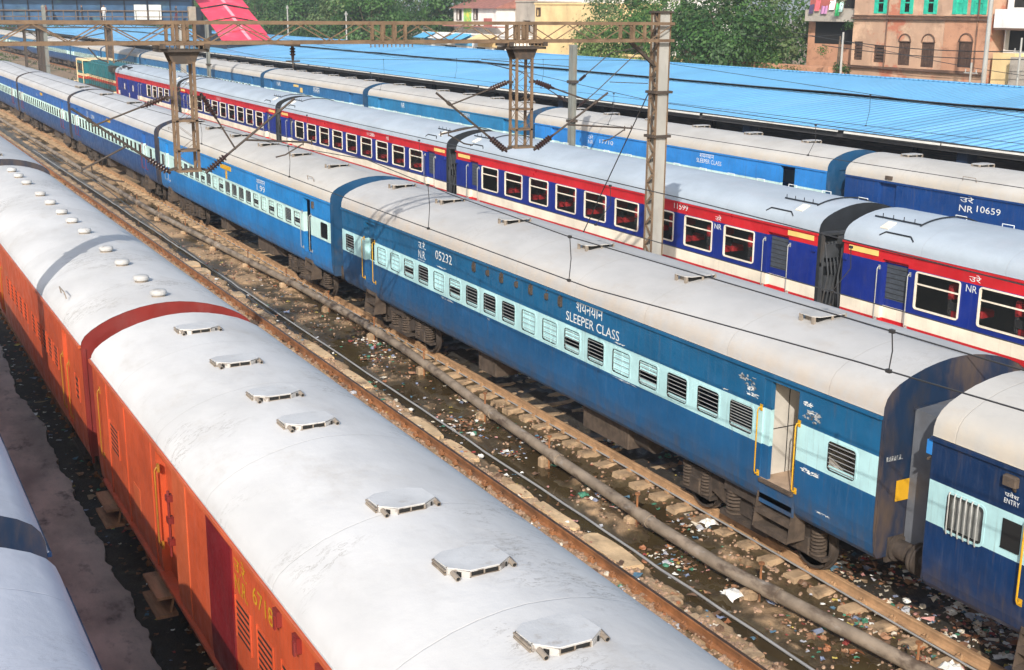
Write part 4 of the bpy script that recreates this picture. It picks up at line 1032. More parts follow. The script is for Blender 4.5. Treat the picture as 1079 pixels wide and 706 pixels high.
def crumple(x, y, z, r, m):
    P = []; n = 6
    for j in range(4):
        for i in range(n):
            t = 2*PI*i/n+j*.4; q = r*(.35, 1, .9, .3)[j]*rr.uniform(.55, 1.2)
            P.append((x+q*math.cos(t), y+q*math.sin(t)*1.2, z+r*(-.2, .1, .55, .85)[j]*rr.uniform(.7, 1.2)))
    mb.add(P, [(j*n+i, j*n+(i+1) % n, j*n+n+(i+1) % n, j*n+n+i) for j in range(3) for i in range(n)]+[tuple(range(18, 24))], m)
for k in range(420):
    c = rr.choice(clus); x = rr.gauss(c[0], c[2]*1.1); y = rr.gauss(c[1], c[2]*1.5)
    if k % 6 == 0: x = rr.uniform(10.15, 10.4) if k % 12 else rr.uniform(10.6, 11.1); y = rr.uniform(9, 30)
    z = max(hgt(x, y) if 8.6 < x < 13.6 else -.20, -.272)
    if abs(abs(x-14.28)-.873) < .12: continue
    crumple(x, y, z, rr.uniform(.025, .085), rr.choice((0, 0, 1, 1, 2, 3, 7, 8, 8, 8, 11, 5)))
tag(mb.build('litter', LM), 'paper and plastic litter strewn over mud and track', 'litter', None, 'stuff')
for (x, y, s, lb, m) in ((13.05, 10.95, .14, 'crumpled white plastic bag on a sleeper end, lower right', 0), (11.75, 14.2, .16, 'flat white paper sheet in the mud left of the grey pipe', 0), (13.15, 16.7, .13, 'white rag caught beside the rail near the bogie springs', 0), (11.85, 18.9, .10, 'green plastic scrap left of the grey pipe', 5)):
    mb = MB(); n = 7; P = []
    for j in range(n):
        for i in range(n):
            u, v = (i-3)/3, (j-3)/3; d = max(0, 1-(u*u+v*v)*.6)
            P.append((x+u*s*(1+.3*fbm(u*2, v*2, x)), y+v*s*(1+.3*fbm(v*2, u*3, y)), -.20+s*(.9*d*(.6+.8*abs(fbm(u*2+x, v*2+y))))))
    mb.add(P, [(j*n+i, j*n+i+1, j*n+n+i+1, j*n+n+i) for j in range(n-1) for i in range(n-1)])
    tag(mb.build('litter_scrap', LM[m]), lb, 'litter')
# ------------------------------------------------------------------ catenary portal
M['rustbeam'] = mat('rusty brown steelwork', lin((114, 94, 74)), .75, var=.22, vsc=3, dirt=[((.09, .05, .03), (4, 4, 4), .5, .75, .7), ((.36, .33, .3), (3, 3, 3), .62, .8, .4)])
M['mastgrey'] = mat('grey mast steel', lin((158, 157, 152)), .7, var=.12, vs=(1, 1, .4), dirt=[((.25, .18, .12), (3, 3, .8), .5, .75, .6)])
M['darksteel'] = mat('dark steel', lin((66, 58, 52)), .7, dirt=[((.16, .1, .06), (5, 5, 5), .5, .75, .6)])
M['insul'] = mat('brown porcelain', lin((52, 36, 34)), .3)
M['wire'] = mat('contact wire', (.03, .028, .028), .5)
M['polegreen'] = mat('grey green pole', lin((120, 124, 120)), .7, dirt=[((.2, .13, .09), (3, 3, 1), .5, .75, .6)])
YT = 24.0
def lattice_col(mb, x, y, z0, z1, w, d, n, m=0, a=.05, br=.025):
    """four angle legs with zigzag lacing on all faces"""
    for sx in (-1, 1):
        for sy in (-1, 1): mb.box(x+sx*w/2-a/2, x+sx*w/2+a/2, y+sy*d/2-a/2, y+sy*d/2+a/2, z0, z1, m)
    h = (z1-z0)/n
    for k in range(n):
        za, zb = z0+k*h, z0+(k+1)*h; s = 1 if k % 2 else -1
        for sy in (-1, 1): mb.bar((x-s*w/2, y+sy*d/2, za), (x+s*w/2, y+sy*d/2, zb), br, br*.5, m)
        for sx in (-1, 1): mb.bar((x+sx*w/2, y-s*d/2, za), (x+sx*w/2, y+s*d/2, zb), br, br*.5, m)
def lattice_mast(name, label, x, y, h, w=.28, parent=None, mt='mastgrey'):
    root = thing(name, label, 'mast', (x, y, 0)) if parent is None else link(name, None, parent, (x, y, 0))
    mb = MB(); web = .012
    for s in (-1, 1):                                   # two channels
        mb.box(-w/2, w/2, s*w/2-web/2, s*w/2+web/2, -.3, h)
        for sx in (-1, 1): mb.box(sx*w/2-.008, sx*w/2+.008, w/2-.04, w/2, -.3, h) if s > 0 else mb.box(sx*w/2-.008, sx*w/2+.008, -w/2, -w/2+.04, -.3, h)
    mb.build('channel', M[mt], root)
    mb = MB(); n = int(h/.24)
    for k in range(n):
        za, zb = k*h/n, (k+1)*h/n; s = 1 if k % 2 else -1
        for sx in (-1, 1): mb.bar((sx*(w/2+.014), -s*(w/2-.02), za), (sx*(w/2+.014), s*(w/2-.02), zb), .06, .012, 0, up=(1, 0, 0))
    for sx in (-1, 1):
        for sy in (-1, 1): mb.box(sx*(w/2+.014)-.01, sx*(w/2+.014)+.01, sy*w/2-.03, sy*w/2+.03, 0, h-.02)
    mb.build('lacing', M['rustbeam'], root)
    mb = MB(); mb.bbox(-.4, .4, -.4, .4, -.5, .12, .04); mb.build('footing', M['concrete'], root)
    return root
portal = thing('catenary_portal', 'rusty lattice portal beam spanning the tracks in the foreground, with two lattice masts', 'catenary portal', (0, YT, 0))
for x, nm in ((16.82, 1), (1.86, 2)):
    m_ = lattice_mast('lattice_mast', None, x, 0, 8.74, parent=portal)
    mb = MB()
    for z in (6.95, 5.95): mb.box(-.22, .24, -.22, .22, z-.03, z+.03)
    mb.box(-.17, -.15, -.02, .02, 5.92, 8.7); mb.box(-.2, .2, -.2, .2, 8.7, 8.745); mb.bar((-.15, 0, 7.55), (-.85, 0, 8.1), .07, .07); mb.build('bracket', M['darksteel'], m_)
mb = MB(); D_ = .26
for z in (8.10, 8.47):
    for y in (-D_, D_): mb.box(1.7, 17.0, y-.03, y+.03, z-.008, z+.008); mb.box(1.7, 17.0, y-.006+(.026 if y > 0 else -.026), y+.006+(.026 if y > 0 else -.026), z-.032, z+.032)
mb.build('beam_chord', M['rustbeam'], portal)
mb = MB(); x = 2.1; k = 0
while x < 16.4:
    s = 1 if k % 2 else -1
    for y in (-D_, D_): mb.bar((x, y, 8.285-s*.17), (x+.62, y, 8.285+s*.17), .022, .01, 0, up=(0, 1, 0))
    for z in (8.10, 8.47): mb.bar((x, -s*D_, z), (x+.62, s*D_, z), .022, .01)
    x += .62; k += 1
mb.build('beam_lacing', M['rustbeam'], portal)
mb = MB()
for x in (5.75, 5.95, 6.15, 9.9, 10.15, 10.4, 13.0, 13.2, 13.4, 15.9, 16.2):
    mb = MB()
    for y in (-D_, D_): mb.box(x-.025, x+.025, y-.04, y+.04, 8.1, 8.47)
    mb.box(x-.03, x+.03, -D_, D_, 8.06, 8.09); mb.build('beam_post', M['rustbeam'], portal)
for c in (5.95, 13.2, 10.1):
    mb = MB(); mb.box(c-.48, c+.48, -.30, -.275, 8.06, 8.09)
    for k in range(11): mb.tube([(c-.45+.09*k, -.27, 8.0), (c-.45+.09*k, -.27, 8.12)], .012, 5)
    mb.build('bolt_row', M['rustbeam'], portal)

def insulator(mb, p, d, ln=.42, r=.075, n=7, m=0):
    p = Vector(p); d = Vector(d).normalized(); pr = [(.025, -.08), (.03, 0)]
    for k in range(n):
        a = ln*k/n; pr += [(.035, a+.005), (r, a+.02), (r*.9, a+.035), (.035, a+.045)]
    pr += [(.03, ln), (.025, ln+.08)]
    mb.lathe(p, d, pr, 12, m)
def cantilever(parent, x, z0, z1, s, tx, tz, sx, sz, rx, rz, rod):
    """s: side; lower foot (x,z0) rises to (tx,tz); stay from (x,z1) drops to (sx,sz); steady arm to (rx,rz)"""
    c = link('cantilever', None, parent, (0, 0, 0))
    mb = MB(); a = Vector((x+s*.40, 0, z0-.05)); t = Vector((tx, 0, tz)); d = (t-a).normalized()
    mb.tube([a+d*.45, t], .024, 8); st = Vector((x+s*.36, 0, z1)); e = Vector((sx, 0, sz)); d2 = (e-st).normalized()
    mb.tube([st+d2*.42, e], .017, 8)
    mb.bar((x+s*.2, 0, z0), a, .05, .05); mb.bar((x+s*.2, 0, z1), st, .05, .05)
    q = a+d*((t-a).length*.42); mb.tube([q, (rx, 0, rz)], .019, 8)
    mb.tube([(rx-s*.75, 0, rz-.26), (rx-s*.55, 0, rz-.22), (rx-s*.2, 0, rz-.03)], .016, 6)
    for k in (.0, .18): mb.tube([(rx-s*k, 0, rz-.05), (rx-s*k, 0, rz+.06)], .014, 5)
    mb.lathe(a+d*(t-a).length*.80, d, [(.04, 0), (.04, .08)], 8)
    mb.build('tube_arm', M['darksteel'], c)
    mb = MB(); insulator(mb, a, d); mb.build('insulator', M['insul'], c, smooth=30)
    mb = MB(); insulator(mb, st, d2, .40, .06); mb.build('insulator', M['insul'], c, smooth=30)
    return c
def drop_arm(label, x, zb, w=.37):
    root = thing('drop_arm', label, 'drop arm', (0, YT, 0), 'hanging drop arms of the portal')
    mb = MB(); lattice_col(mb, x, 0, zb, 7.76, w, .28, 7, 0, .05, .012)
    mb.box(x-w/2-.04, x+w/2+.04, -.18, .18, zb-.025, zb+.015)
    for z in (zb+.36, 6.65): mb.box(x-w/2-.03, x+w/2+.03, -.165, .165, z, z+.035)
    mb.build('lattice_column', M['rustbeam'], root)
    mb = MB(); mb.box(x-.46, x+.46, -.26, .26, 7.94, 7.99); mb.box(x-.46, x-.36, -.33, .33, 8.0, 8.09); mb.box(x+.36, x+.46, -.33, .33, 8.0, 8.09)
    for y in (-.215, .215): mb.prism([(x-.30, 7.94), (x-w/2-.02, 7.72), (x+w/2+.02, 7.72), (x+.30, 7.94)], y*.72-.008, y*.72+.008, 1)
    mb.build('hanger_plate', M['darksteel'], root)
    return root
a1 = drop_arm('lattice drop arm over the bright blue coach, left one under the portal beam', 5.95, 5.73)
cantilever(a1, 5.95, 5.75, 7.10, 1, 8.12, 7.02, 6.9, 6.08, 8.45, 6.15, 1)
cantilever(a1, 5.95, 5.78, 7.10, -1, 3.9, 6.95, 4.25, 6.62, 4.0, 5.83, 1)
a2 = drop_arm('lattice drop arm over the red train, right one under the portal beam', 13.22, 5.86)
cantilever(a2, 13.22, 5.86, 7.24, -1, 11.2, 7.06, 11.5, 6.79, 11.3, 6.2, 1)
cantilever(a2, 13.22, 5.86, 7.24, 1, 15.44, 6.96, 14.94, 6.80, 16.1, 6.15, 1)
mb = MB(); insulator(mb, (8.12, YT, 8.0), (0, 0, -1), .16, .06, 3); mb.tube([(8.12, YT, 8.1), (8.12, YT, 7.62)], .015, 6, 1); mb.bar((7.98, YT, 7.74), (8.26, YT, 7.74), .03, .03, 1); mb.box(7.99, 8.25, YT-.1, YT+.1, 8.03, 8.09, 1)
tag(mb.build('hanging_insulator', [M['insul'], M['darksteel']], smooth=30), 'single insulator hung under the portal beam between the two drop arms', 'insulator')

# wires
def wire(label, name, pts, r=.0095, cat='wire', group=None):
    mb = MB(); mb.tube(pts, r, 5); return tag(mb.build(name, M['wire']), label, cat, group)
def droppers(c, m, ys, parent):
    def at(P, y):
        for (x0, a, z0), (x1, b, z1) in zip(P, P[1:]):
            if y <= b: t = (y-a)/(b-a); return (x0+(x1-x0)*t, y, z0+(z1-z0)*t)
    for y in ys:
        p, q = at(c, y), at(m, y); mb = MB(); mid = (p[0]+.03, y, (p[2]+q[2])/2); mb.tube([p, mid, q], .007, 4)
        mb.box(p[0]-.02, p[0]+.02, y-.03, y+.03, p[2]-.02, p[2]+.02); mb.box(q[0]-.02, q[0]+.02, y-.03, y+.03, q[2]-.02, q[2]+.02)
        mb.build('dropper', M['wire'], parent)
EC = [(9.62, -6, 5.22), (9.62, 7.5, 5.13), (9.62, 9.8, 5.05), (9.62, 15.3, 4.78), (9.62, 24, 4.79), (9.62, 45, 4.86), (9.62, 110, 5.0)]
ECAT = [(9.62, -6, 5.75), (9.62, 7.8, 5.51), (9.62, 10, 5.50), (9.62, 16, 5.45), (9.62, 20, 5.55), (9.62, 24, 5.75), (9.62, 30, 5.5), (9.62, 45, 5.35), (9.62, 70, 5.3), (9.62, 110, 5.9)]
w1 = wire('lower wire crossing the roof of the steel blue sleeper coach', 'contact_wire', EC)
wire('upper wire crossing the roof of the steel blue sleeper coach', 'catenary_wire', ECAT, .009)
droppers(ECAT, EC, (9.3, 15.9, 21, 29, 37), w1)
MC = [(13.62, 2, 4.49), (13.62, 24, 4.49), (13.62, 50, 4.55), (13.62, 110, 4.8)]
MCAT = [(14.3, 2, 5.1), (14.3, 11.5, 5.12), (14.3, 19.5, 5.26), (14.3, 29.5, 5.31), (14.3, 50, 5.3), (14.3, 110, 5.9)]
w2 = wire('lower wire of the main blue train seen along the white stripe of the red train', 'contact_wire', MC)
wire('upper wire of the main blue train seen along the gutter of the red train', 'catenary_wire', MCAT, .011)
droppers([(13.95, a, b) for _, a, b in MCAT], MC, (14.5, 21.5, 31, 40), w2)
RC = [(23.2, 8, 5.0), (23.2, 45, 5.0), (23.2, 110, 5.0)]; RCAT = [(23.6, 8, 6.0), (23.6, 20, 5.72), (23.6, 34, 5.9), (23.6, 46.7, 6.7), (23.6, 75, 5.8), (23.6, 105, 6.7)]
w3 = wire('lower wire over the red, blue and white train', 'contact_wire', RC); wire('upper wire over the red, blue and white train', 'catenary_wire', RCAT, .011); droppers([(23.4, a, b) for _, a, b in RCAT], RC, (18, 26, 36, 56), w3)
FC = [(32.0, 8, 4.9), (32.0, 46, 4.9), (32, 250, 4.9)]; FCAT = [(32.2, 8, 5.9), (32.2, 25, 5.6), (32.2, 46.7, 6.6), (32.2, 75, 5.7), (32.2, 105, 6.6), (32.2, 250, 5.9)]
w4 = wire('lower wire over the farthest blue train', 'contact_wire', FC); wire('upper wire over the farthest blue train', 'catenary_wire', FCAT, .011); droppers([(32.1, a, b) for _, a, b in FCAT], FC, (24, 33, 56, 66), w4)
wire('thin stay wire slanting down from the tall right mast behind the sleeper coach', 'stay_wire', [(16.75, 24.05, 7.25), (16.9, 29.6, .0)], .014)
OC = [(4.4, 14, 5.2), (4.3, 24, 5.55), (4.4, 110, 5.0)]
wire('wire over the orange vans at the far left', 'contact_wire', OC)

# steel poles between the red and the farthest train
def pole(name, label, x, y, h, group=None, arm=True):
    root = thing(name, label, 'pole', (x, y, 0), group)
    mb = MB(); mb.box(-.13, .13, -.012, .012, -.4, h)
    for s in (-1, 1): mb.box(s*.13-.01, s*.13+.01, -.11, .11, -.4, h)
    mb.build('steel_section', M['polegreen'], root)
    mb = MB()
    for z in (h-1.55, 4.1): mb.box(-.2, .2, -.16, .16, z-.06, z+.06)
    if arm:
        mb.tube([(.2, 0, h-1.6), (1.9, 0, h-.35), (3.6, 0, h-.1)], .022, 6); mb.tube([(.2, 0, h-2.7), (1.2, 0, h-2.0)], .022, 6); mb.tube([(1.2, 0, h-2.0), (3.6, 0, h-.1)], .022, 6); mb.tube([(1.9, 0, h-1.6), (3.9, 0, h-1.7)], .018, 6)
        mb.tube([(-.2, 0, 4.9), (-2.5, 0, 6.2), (-4.6, 0, 6.7)], .02, 6); mb.tube([(-.2, 0, 6.4), (-4.4, 0, 6.75)], .016, 6)
    mb.build('bracket', M['darksteel'], root)
    if arm:
        for p_, d_ in (((.35, 0, h-1.5), (1.7, 0, 1.25)), ((.4, 0, h-2.55), (1, 0, .7)), ((-.4, 0, 5.0), (-2.3, 0, 1.3))):
            mb = MB(); insulator(mb, p_, d_, .36, .07); mb.build('insulator', M['insul'], root, smooth=30)
    return root
pole('steel_pole', 'thin grey green steel pole before the bright blue coach of the farthest train', 28.3, 46.8, 7.31)
pole('steel_pole', 'thin grey steel pole far off, seen just right of the first drop arm', 28.3, 105.2, 7.7, None, False)
# second portal far away, left
lm = thing('lattice_mast', 'dark lattice mast far off near the left edge, beyond the main blue train', 'mast', (15.2, 110, 0))
mb = MB(); lattice_col(mb, 0, 0, -.3, 7.0, 1.0, .7, 9, 0, .13, .06); mb.build('lattice_column', M['darksteel'], lm)
mb = MB(); mb.box(-.9, .9, -.6, .6, 6.9, 7.2); mb.build('cap_plate', M['darksteel'], lm)
mb = MB(); mb.prism([(-.14, -.14), (.14, -.14), (.14, .14), (-.14, .14)], -.4, 8.6, 2); mb.lathe((0, 0, 8.6), (0, 0, 1), [(.18, 0), (.15, .12), (.02, .2)], 8)
tag(mb.build('concrete_pole', M['polegreen'], None, (16.32, 110, 0)), 'pale concrete pole beside the dark far lattice mast near the left edge', 'pole')
a3 = thing('far_catenary_beam', 'far lattice beam with one hanging arm above the diesel locomotive', 'catenary portal', (0, 110, 0))
mb = MB()
for z in (7.0, 7.4):
    for y in (-.2, .2): mb.bar((12, y, z), (27.5, y, z), .08, .08)
for k in range(31): mb.bar((12+.5*k, .2, 7.0 if k % 2 else 7.4), (12.5+.5*k, .2, 7.4 if k % 2 else 7.0), .03, .03)
mb.build('beam_chord', M['darksteel'], a3)
mb = MB(); lattice_col(mb, 21.35, 0, 4.1, 7.0, .5, .3, 7, 0, .07, .03); mb.build('lattice_column', M['rustbeam'], a3)
mb = MB(); mb.tube([(21.1, 0, 4.2), (20.3, 0, 4.5), (19.6, 0, 5.4)], .06, 6); mb.tube([(21.6, 0, 4.2), (22.6, 0, 4.5), (23.4, 0, 5.4)], .06, 6); mb.tube([(19.2, 0, 6.2), (21.1, 0, 6.6)], .04, 5); mb.build('tube_arm', M['darksteel'], a3)
mb = MB(); mb.box(-.2, .2, -.2, .2, -.4, 7.5); mb.build('lattice_mast', M['mastgrey'], a3, (27.4, 0, 0))
# ------------------------------------------------------------------ platform canopy
def sheetmat(name, c, pitch, seam, fade):
    t = NT(name); y = t.axis(1)
    col = t.mix(t.ramp(t.noise((.3, .25, 1), 1.0, 5), .3, .7), mul(c, .92), mul(c, 1.08))
    col = t.mix(t.math('MULTIPLY', t.ramp(t.noise((.35, 1.6, 1), 1.2, 6, .7), .5, .8), .4), col, fade)
    ph = t.math('FRACT', t.math('MULTIPLY', y, 1/pitch)); tri = t.math('ABSOLUTE', t.math('SUBTRACT', ph, .5))
    wn = t.n('ShaderNodeTexWhiteNoise'); wn.noise_dimensions = '1D'; t.l(t.math('FLOOR', t.math('ADD', t.math('MULTIPLY', y, 1/1.85), .5)), wn.inputs['W'])
    col = t.mix(t.math('MULTIPLY', t.ramp(wn.outputs[0], .55, 1.0), .45), col, fade)
    col = t.mix(t.math('MULTIPLY', t.ramp(wn.outputs[0], .25, .0), .4), col, mul(c, .72))
    col = t.mix(t.math('MULTIPLY', t.ramp(t.noise((.5, 2.4, 1), 1.3, 6, .7, off=(4, 2, 0)), .58, .8), .5), col, (.16, .14, .12))
    if seam:
        p2 = t.math('ABSOLUTE', t.math('SUBTRACT', t.math('FRACT', t.math('MULTIPLY', y, 1/seam)), .5))
        col = t.mix(t.math('MULTIPLY', t.ramp(p2, .055, .0), .9), col, fade)
        col = t.mix(t.math('MULTIPLY', t.ramp(t.math('ABSOLUTE', t.math('SUBTRACT', p2, .07)), .03, .0), .55), col, mul(c, .5))
    t.color(col); t.rough(.45); t.bump(t.ramp(tri, .12, .3), 1.0, .09); return t.m
SKY = lin((112, 186, 234))
M['sheetlow'] = sheetmat('blue roof sheet', SKY, .55, 1.1, lin((140, 200, 240)))
M['sheetup'] = sheetmat('blue ribbed sheet', mul(SKY, .95), .32, 0, lin((120, 190, 236)))
M['fascia'] = mat('canopy fascia', lin((214, 214, 210)), .7, dirt=[((.2, .13, .09), (.6, .8, 2), .55, .75, .8)])
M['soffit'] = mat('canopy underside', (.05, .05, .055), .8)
M['colnavy'] = mat('navy column', lin((24, 40, 66)), .6)
cn = thing('platform_canopy', 'long sky blue sheet metal platform canopy running behind the trains', 'canopy', (0, 0, 0))
CY0, CY1 = 8, 330
def slope(name, mt, x0, z0, x1, z1, th, wav=0):
    mb = MB(); n = 130
    for k in range(n+1):
        y = CY0+(CY1-CY0)*(k/n)**1.6; w = wav*fbm(1, y*.16); w2 = wav*fbm(6, y*.12)
        for x, z in ((x0+w*.5, z0+w*.25), ((x0+x1)/2, (z0+z1)/2+.02), (x1+w2*.3, z1), (x1, z1-th), (x0+w*.5, z0+w*.25-th)): mb.v.append((x, y, z))
    for k in range(n):
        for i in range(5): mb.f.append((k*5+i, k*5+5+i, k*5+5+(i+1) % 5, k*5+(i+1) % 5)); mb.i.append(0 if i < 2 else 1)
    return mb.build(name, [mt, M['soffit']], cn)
slope('roof_sheet', M['sheetlow'], 35.75, 4.17, 43.3, 4.86, .03, .06)
slope('roof_sheet', M['sheetup'], 43.05, 4.98, 47.6, 5.53, .03, .14)
slope('roof_sheet', M['sheetup'], 57.5, 4.3, 47.6, 5.53, .03)
mb = MB(); mb.box(47.4, 47.8, CY0, CY1, 5.53, 5.57); mb.build('ridge_cap', M['sheetup'], cn)
mb = MB()
rr = random.Random(2); y = CY0
while y < 200:
    l_ = rr.uniform(2, 9); mb.box(35.70, 35.735, y, y+l_, 4.03+rr.uniform(0, .05), 4.13); y += l_+rr.uniform(.0, .5)
mb.build('fascia', M['fascia'], cn)
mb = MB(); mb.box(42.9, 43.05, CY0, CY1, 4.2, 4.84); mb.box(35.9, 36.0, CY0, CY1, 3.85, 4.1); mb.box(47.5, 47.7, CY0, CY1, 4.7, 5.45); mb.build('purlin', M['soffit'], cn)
ys = [20.5, 32.4, 44.8, 61.2, 73, 89.3, 101, 113, 125, 137, 149, 161, 173, 185, 197]
for y in ys:
    mb = MB()
    mb.box(36.25, 36.75, y-.25, y+.25, .8, 4.14); mb.build('column', M['colnavy'], cn)
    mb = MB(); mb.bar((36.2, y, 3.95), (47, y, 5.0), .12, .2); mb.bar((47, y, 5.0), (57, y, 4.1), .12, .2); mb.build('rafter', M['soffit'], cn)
    mb = MB(); mb.box(46.8, 47.1, y-.15, y+.15, .8, 5.0); mb.build('column', M['colnavy'], cn)
for y, w in ((64.6, 1.1), (96, 1.3)):
    mb = MB(); mb.box(37.5, 37.7, y, y+w, 3.5, 3.98); mb.build('hanging_sign', M['colnavy'], cn)
mb = MB(); mb.box(34.85, 58, 6, 330, -.4, .78); tag(mb.build('platform', M['concrete']), None, None, None, 'structure')
mb = MB(); mb.box(57.8, 58.3, 6, 330, .78, 4.2); tag(mb.build('added_back_wall', M['soffit']), 'dark wall added behind the covered platform to keep the view under it dark', 'wall')  # added so no bright background shows under the canopy

# ------------------------------------------------------------------ footbridge and its stair roof
M['pinkroof'] = mat('faded red stair roof', lin((222, 66, 92)), .6, var=.1, vsc=.6, dirt=[(lin((236, 130, 150)), (.6, .6, .6), .5, .75, .5)])
M['pinkridge'] = mat('pale ridge strip', lin((236, 160, 172)), .6)
M['cladblue'] = mat('blue clad panel', lin((60, 94, 130)), .5, var=.3, vsc=.5, dirt=[(lin((120, 160, 150)), (.35, .35, .5), .5, .72, .7)])
M['claddark'] = mat('dark clad panel', lin((36, 44, 58)), .6, var=.2)
M['plastergrey_'] = mat('dull beige box', lin((150, 140, 126)), .8)
M['deck'] = mat('bridge deck', (.05, .05, .055), .8)
fb = thing('footbridge', 'footbridge with brown railings and blue panelled back crossing the tracks at the upper left', 'footbridge', (0, 142, 0))
mb = MB(); mb.box(-20, 37.2, -.4, 3.2, 6.75, 7.12); mb.build('deck', M['deck'], fb)
mb = MB()
for z in (7.62, 8.25): mb.box(-20, 36.6, -.36, -.28, z-.045, z+.045)
for k in range(46): mb.box(-19.5+1.25*k-.03, -19.5+1.25*k+.03, -.36, -.3, 7.12, 8.25)
mb.build('railing', M['rustbeam'], fb)
mb = MB()
for k in range(23):
    x = -20+2.5*k; mb.box(x+.05, x+2.45, 3.0, 3.08, 7.12, 11.2, 0); mb.box(x-.06, x+.06, 2.9, 3.1, 7.12, 11.4, 1)
for z in (8.1, 9.3, 10.4): mb.box(-20, 37.2, 2.9, 3.0, z, z+.09, 1)
mb.build('back_panel', [M['cladblue'], M['claddark']], fb)
for x in (31.0, 32.6):
    mb = MB(); mb.box(x, x+1.35, 2.75, 2.88, 7.3, 8.9); mb.build('notice_board', M['white'], fb)
mb = MB(); mb.bbox(36.2, 37.0, -.5, .2, 7.2, 8.75, .05); mb.build('end_box', M['plastergrey_'], fb)
mb = MB(); mb.box(-20, 37.2, -.5, 3.3, 11.4, 11.5); mb.build('roof', M['sheetup'], fb)
for x in (27.8, 35.5, 20.9, 11.2, 2.5):
    mb = MB(); mb.box(x-.25, x+.25, .6, 1.1, -.3, 6.75); mb.box(x-.25, x+.25, 1.9, 2.4, -.3, 6.75); mb.box(x-.2, x+.2, 1.0, 2.0, 6.3, 6.74); mb.build('pier', M['darksteel'], fb)
st = thing('stair_roof', 'stepped faded red roof over the stair coming down from the footbridge to the platform', 'stair roof', (0, 0, 0))
mb = MB(); m2 = MB(); m3 = MB()
segs = [(134.6, 137.2, 4.9), (137.2, 140.4, 5.95), (140.4, 143.6, 7.3), (143.6, 147.4, 8.7), (147.4, 152, 10.2), (152, 160, 11.6)]
for i, (a, b, z) in enumerate(segs):
    za, zb = z, z+(b-a)*.36
    for s in (-1, 1):
        o = 2.75
        mb.add([(40.8, a-.1, za+.45), (40.8, b, zb+.45), (40.8+s*o, b, zb), (40.8+s*o, a-.1, za), (40.8, a-.1, za+.39), (40.8, b, zb+.39), (40.8+s*o, b, zb-.06), (40.8+s*o, a-.1, za-.06)],
               [(0, 1, 2, 3), (7, 6, 5, 4), (0, 3, 7, 4), (3, 2, 6, 7), (1, 5, 6, 2)])
        m3.box(40.8+s*2.55-.05, 40.8+s*2.55+.05, a, b, max(.8, za-3.4), za-.05)
    m2.box(40.62, 40.98, a-.1, b, za+.46, za+.48) if False else m2.add([(40.6, a-.1, za+.47), (41.0, a-.1, za+.47), (41.0, b, zb+.47), (40.6, b, zb+.47)], [(0, 1, 2, 3)])
mb.build('roof_sheet', M['pinkroof'], st); m2.build('ridge_strip', M['pinkridge'], st); m3.build('side_panel', M['claddark'], st)

def person(label, x, y, z, shirt, trousers, face=1):
    J = {0: (0, 0, .93), 1: (0, 0, 1.15), 2: (0, 0, 1.38), 3: (0, 0, 1.52), 4: (0, .02, 1.60), 5: (0, .02, 1.70),
         6: (.19, 0, 1.40), 7: (.24, .02, 1.12), 8: (.24, .12, .88), 9: (-.19, 0, 1.40), 10: (-.24, .02, 1.12), 11: (-.22, .14, .9),
         12: (.10, 0, .88), 13: (.11, .04, .48), 14: (.11, -.02, .07), 15: (.12, .14, .04), 16: (-.10, 0, .88), 17: (-.11, -.08, .48), 18: (-.11, -.16, .09), 19: (-.11, -.02, .04)}
    E = [(0, 1), (1, 2), (2, 3), (3, 4), (4, 5), (2, 6), (6, 7), (7, 8), (2, 9), (9, 10), (10, 11), (0, 12), (12, 13), (13, 14), (14, 15), (0, 16), (16, 17), (17, 18), (18, 19)]
    RR = [.15, .15, .16, .06, .10, .09, .07, .05, .04, .07, .05, .04, .09, .065, .05, .04, .09, .065, .05, .04]
    me = bpy.data.meshes.new('person'); me.from_pydata([J[k] for k in range(20)], E, [])
    o = bpy.data.objects.new('person', me); COL.objects.link(o)
    sk = o.modifiers.new('s', 'SKIN'); sub = o.modifiers.new('u', 'SUBSURF'); sub.levels = 1
    for k, d in enumerate(o.data.skin_vertices[0].data): d.radius = (RR[k], RR[k]); d.use_root = k == 0
    m2 = bpy.data.meshes.new_from_object(o.evaluated_get(bpy.context.evaluated_depsgraph_get())); bpy.data.objects.remove(o)
    for q in ('skin', shirt, trousers, 'hair'): m2.materials.append(M[q])
    for p in m2.polygons:
        c = p.center; p.use_smooth = True
        p.material_index = 3 if c.z > 1.64 and c.y < .06 else 0 if c.z > 1.47 or (abs(c.x) > .17 and c.z < 1.1 and c.z > .8) else 1 if c.z > .92 else 2
    return tag(link('person', m2, None, (x, y, z), (0, 0, face)), label, 'person')
M['skin'] = mat('skin', (.22, .12, .07), .6); M['hair'] = mat('hair', (.01, .01, .01), .6); M['clothwhite'] = mat('white cotton', (.6, .6, .6), .9); M['clothdark'] = mat('dark cloth', (.03, .035, .05), .9); M['clothmaroon'] = mat('maroon cloth', (.12, .02, .03), .9)
person('person in a white shirt standing on the footbridge behind the brown railing', 27.4, 142.9, 7.12, 'clothwhite', 'clothwhite', PI)
person('person in dark clothes on the footbridge left of the one in white', 25.2, 143.4, 7.12, 'clothdark', 'clothdark', 1.3)
person('person in a maroon top walking on the footbridge near the left edge', 21.6, 143.6, 7.12, 'clothmaroon', 'clothdark', 1.6)
person('person in dark clothes on the footbridge between the white boards and the end box', 35.2, 143.2, 7.12, 'clothdark', 'clothmaroon', -1.4)

